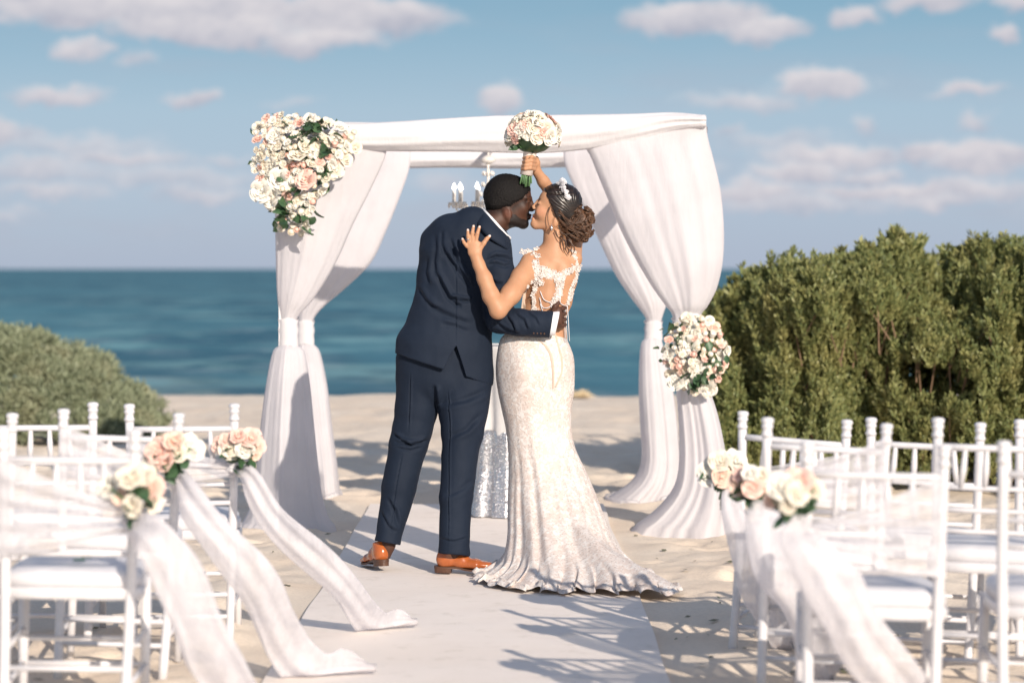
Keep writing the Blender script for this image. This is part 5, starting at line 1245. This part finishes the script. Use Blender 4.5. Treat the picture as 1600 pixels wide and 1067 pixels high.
# frilled lace edging along the hem
hem = G[-1]; b = MB(); E = []; out = hem - np.array([.25, 11.0, 0]); out[:, 2] = 0; out /= np.linalg.norm(out, axis=1)[:, None]
i = np.arange(nA)
E.append(G[-7] + out * .002); E.append(hem + out * .003 + np.stack([0 * i, 0 * i, .012 + .012 * np.sin(i * .9) * rf], 1)); E.append(hem + out * (.016 + .014 * rf * np.sin(i * 1.1))[:, None] + np.stack([0 * i, 0 * i, .012 + .016 * rf * np.sin(i * 1.35 + 1)], 1)); E.append(hem + out * (.030 + .016 * rf + .004 * np.sin(i * .7))[:, None] * [1, 1, 0])
E[-1][:, 2] = np.maximum(E[-1][:, 2] * 0 + hem[:, 2] - .003, .009)
b.grid(np.array(E), closed=True); b.build('hem_frill', M['lace'], gn)
# centre-back godet lines: two sheer nude seams
b = MB()
for L in ([(842, 531), (853, 541), (861, 556), (864, 580), (864, 606)], [(867, 520), (872, 540), (877, 560), (877, 580), (868, 604)]):
    C_ = spline([PX(x, y, 11.3) for x, y in L], 24); X_ = C_[:, 0]; Z_ = C_[:, 2]
    yy = []
    for x, z in zip(X_, Z_):
        k = int(np.argmin(np.abs(G[:, 0, 2] * 0 + np.median(G[:, nA // 2 + 10:nA - 10, 2], axis=1) - z))); row = G[k, nA // 2:]; j = int(np.argmin(np.abs(row[:, 0] - x))); yy.append(row[j, 1])
    w = .0055 * np.sin(np.linspace(.5, 2.7, 24)) + .001
    b.grid([[[x - q, y - .0025, z], [x, y - .0045, z], [x + q, y - .0025, z]] for x, y, z, q in zip(X_, yy, Z_, w)])
b.build('sheer_seam', M['nude'], gn)
# lace of the bodice: flowers and leaves of corded lace lying on the skin
b = MB(); g = np.random.default_rng(33)
def skin(px, py, guess=11.3):
    for _ in range(2):
        x, z = (px - CX) * guess / FPX, EYE - (py - HOR) * guess / FPX; y = float(BF.front_y(np.array([x]), np.array([z]))[0])
        if np.isnan(y) or y > 11.46 : y = 11.36
        guess = y
    return np.array([x, y, z])
def blossom(p, r, n=5, a0=0., squash=1.):
    for k in range(n):
        a = a0 + 2 * math.pi * k / n; d = np.array([math.cos(a), 0, math.sin(a) * squash]); t = np.array([-math.sin(a), 0, math.cos(a) * squash]); c = p + d * r * .5
        pts = [c + d * r * .48 * math.cos(q) + t * r * .26 * math.sin(q) + np.array([0, -.0035, 0]) for q in np.linspace(0, 6.283, 9)]; b.tube(pts, .0021, 4, False)
        b.add([c + d * r * .40 + [0, -.002, 0], c + t * r * .18 + [0, -.003, 0], c - d * r * .40 + [0, -.002, 0], c - t * r * .18 + [0, -.003, 0]], [[0, 1, 2, 3]]) if k % 2 else None
    b.ball(p + [0, -.005, 0], .0042, 6, 4)
def trail(L, r, step=.6, jit=1.):
    P = spline(np.array([(x, y, 0) for x, y in L], float), 60)[:, :2]; ln = np.cumsum(np.r_[0, np.hypot(*np.diff(P, axis=0).T)]); n = max(2, int(ln[-1] / (r * LUM * step * 2)))
    for q in np.linspace(0, ln[-1], n):
        x, y = np.interp(q, ln, P[:, 0]), np.interp(q, ln, P[:, 1]); blossom(skin(x + g.normal(0, jit), y + g.normal(0, jit)), r * g.uniform(.8, 1.2), int(g.integers(4, 7)), g.uniform(0, 6))
trail([(816, 394), (824, 393), (834, 397)], .014, .45); trail([(838, 392), (842, 402), (838, 410)], .019, .4); trail([(836, 410), (838, 420), (837, 432)], .015, .4)
trail([(893, 392), (898, 401), (901, 412), (903, 418)], .013, .42); trail([(836, 418), (852, 422), (868, 429), (880, 428), (895, 421), (904, 416)], .016, .33)
trail([(838, 430), (856, 430), (872, 433)], .015, .33); trail([(846, 440), (841, 436)], .016, .4)
trail([(836, 434), (838, 450), (834, 464), (836, 480), (837, 488)], .016, .36); trail([(872, 436), (874, 448), (872, 460), (866, 472)], .018, .34); trail([(880, 434), (876, 452), (868, 468), (864, 478)], .013, .4)
trail([(903, 420), (899, 434), (894, 446), (892, 458), (886, 474), (882, 480)], .015, .36); trail([(890, 452), (888, 466)], .015, .36); trail([(828, 440), (824, 448)], .010, .5)
lc = b.build('lace_bodice', M['lace_white'], gn); lc['kind'] = 'stuff'
b = MB()
for L in ([(844, 455), (850, 468), (860, 473)], [(843, 465), (848, 480), (858, 480), (862, 474)], [(844, 474), (849, 488), (857, 491), (862, 484)], [(875, 464), (876, 474), (884, 478)]):
    b.tube([skin(x, y) + [0, -.008, 0] for x, y, _ in spline([(x, y, 0) for x, y in L], 20)], .0019, 5)
for x in (882, 884.5, 887.5):
    b.tube([P3(x - 1, 478, -.09), P3(x + .5, 500, -.085), P3(x + 1.2 + (x - 882) * .2, 533, -.085)], .0018, 5)
b.build('pearl_string', M['shirt'], gn)
# nude side panel
b = MB(); Gp = []
for y in np.linspace(452, 500, 12):
    xl = 818 - (y - 452) * .12; xr = 822 + (y - 452) * -.02; Gp.append([skin(x, y) + [0, -.003, 0] for x in np.linspace(xl, max(xr, xl + 5), 6)])
b.grid(Gp); b.build('side_panel', M['nude'], gn)

# ------------------------------------------------------------------ the bouquet she holds up
bq = thing('bridal_bouquet', P3(830, 225), 'round bridal bouquet of white and blush roses held up above the couple', 'bouquet'); g = np.random.default_rng(44)
cB = P3(833, 212, -.01); n = 0; RX, RY, RZ = .118, .105, .098
for k in range(400):
    i = k + .5; a = k * 2.399963
    if k >= 58: break
    e = 1 - i / 58 * 1.18; rr = math.sqrt(max(0, 1 - e * e)); nn = np.array([rr * math.cos(a), rr * math.sin(a), e])
    p = cB + nn * [RX, RY, RZ] + [0, 0, -.012 * (nn[0] ** 2)]; kd = ('white_rose', 'white_rose', 'cream', 'white_rose', 'cream', 'white_rose', 'white_rose', 'cream', 'blush')[int(g.integers(9))]
    put_flower(bq, p, g.uniform(.030, .040), kd, nn + g.normal(0, .15, 3), g=g)
b = MB(); b.ball(cB - [0, 0, .01], (.10, .09, .075), 14, 8); b.build('foliage', M['leaf'], bq)
leaf_patch([P3(x, y, -.03) for x, y in ((812, 224), (822, 230), (845, 224), (833, 232), (850, 220))], g, 18, .05, .012).build('foliage', M['leaf'], bq)
ax0, ax1 = P3(BX(226), 226, 0), P3(BX(274), 274, 0)
b = MB(); b.tube([ax0, P3(BX(236), 236, 0), P3(BX(252), 252, 0), ax1], [.046, .034, .028, .031], 18); b.build('ribbon_wrap', two_tone('satin_ribbon', (.80, .70, .64), (.72, .62, .56), .28, 14), bq)
b = MB()
for k in range(26):
    a = g.uniform(0, 6.28); r = .026 * math.sqrt(g.random()); o = np.array([r * math.cos(a), r * math.sin(a), 0]); b.tube([P3(BX(270), 270, 0) + o, P3(BX(292) + 1 + g.normal(0, 1.), 288 + g.uniform(-3, 5), 0) + o * 1.2], .0036, 6)
st_ = b.build('stems', M['stem'], bq)
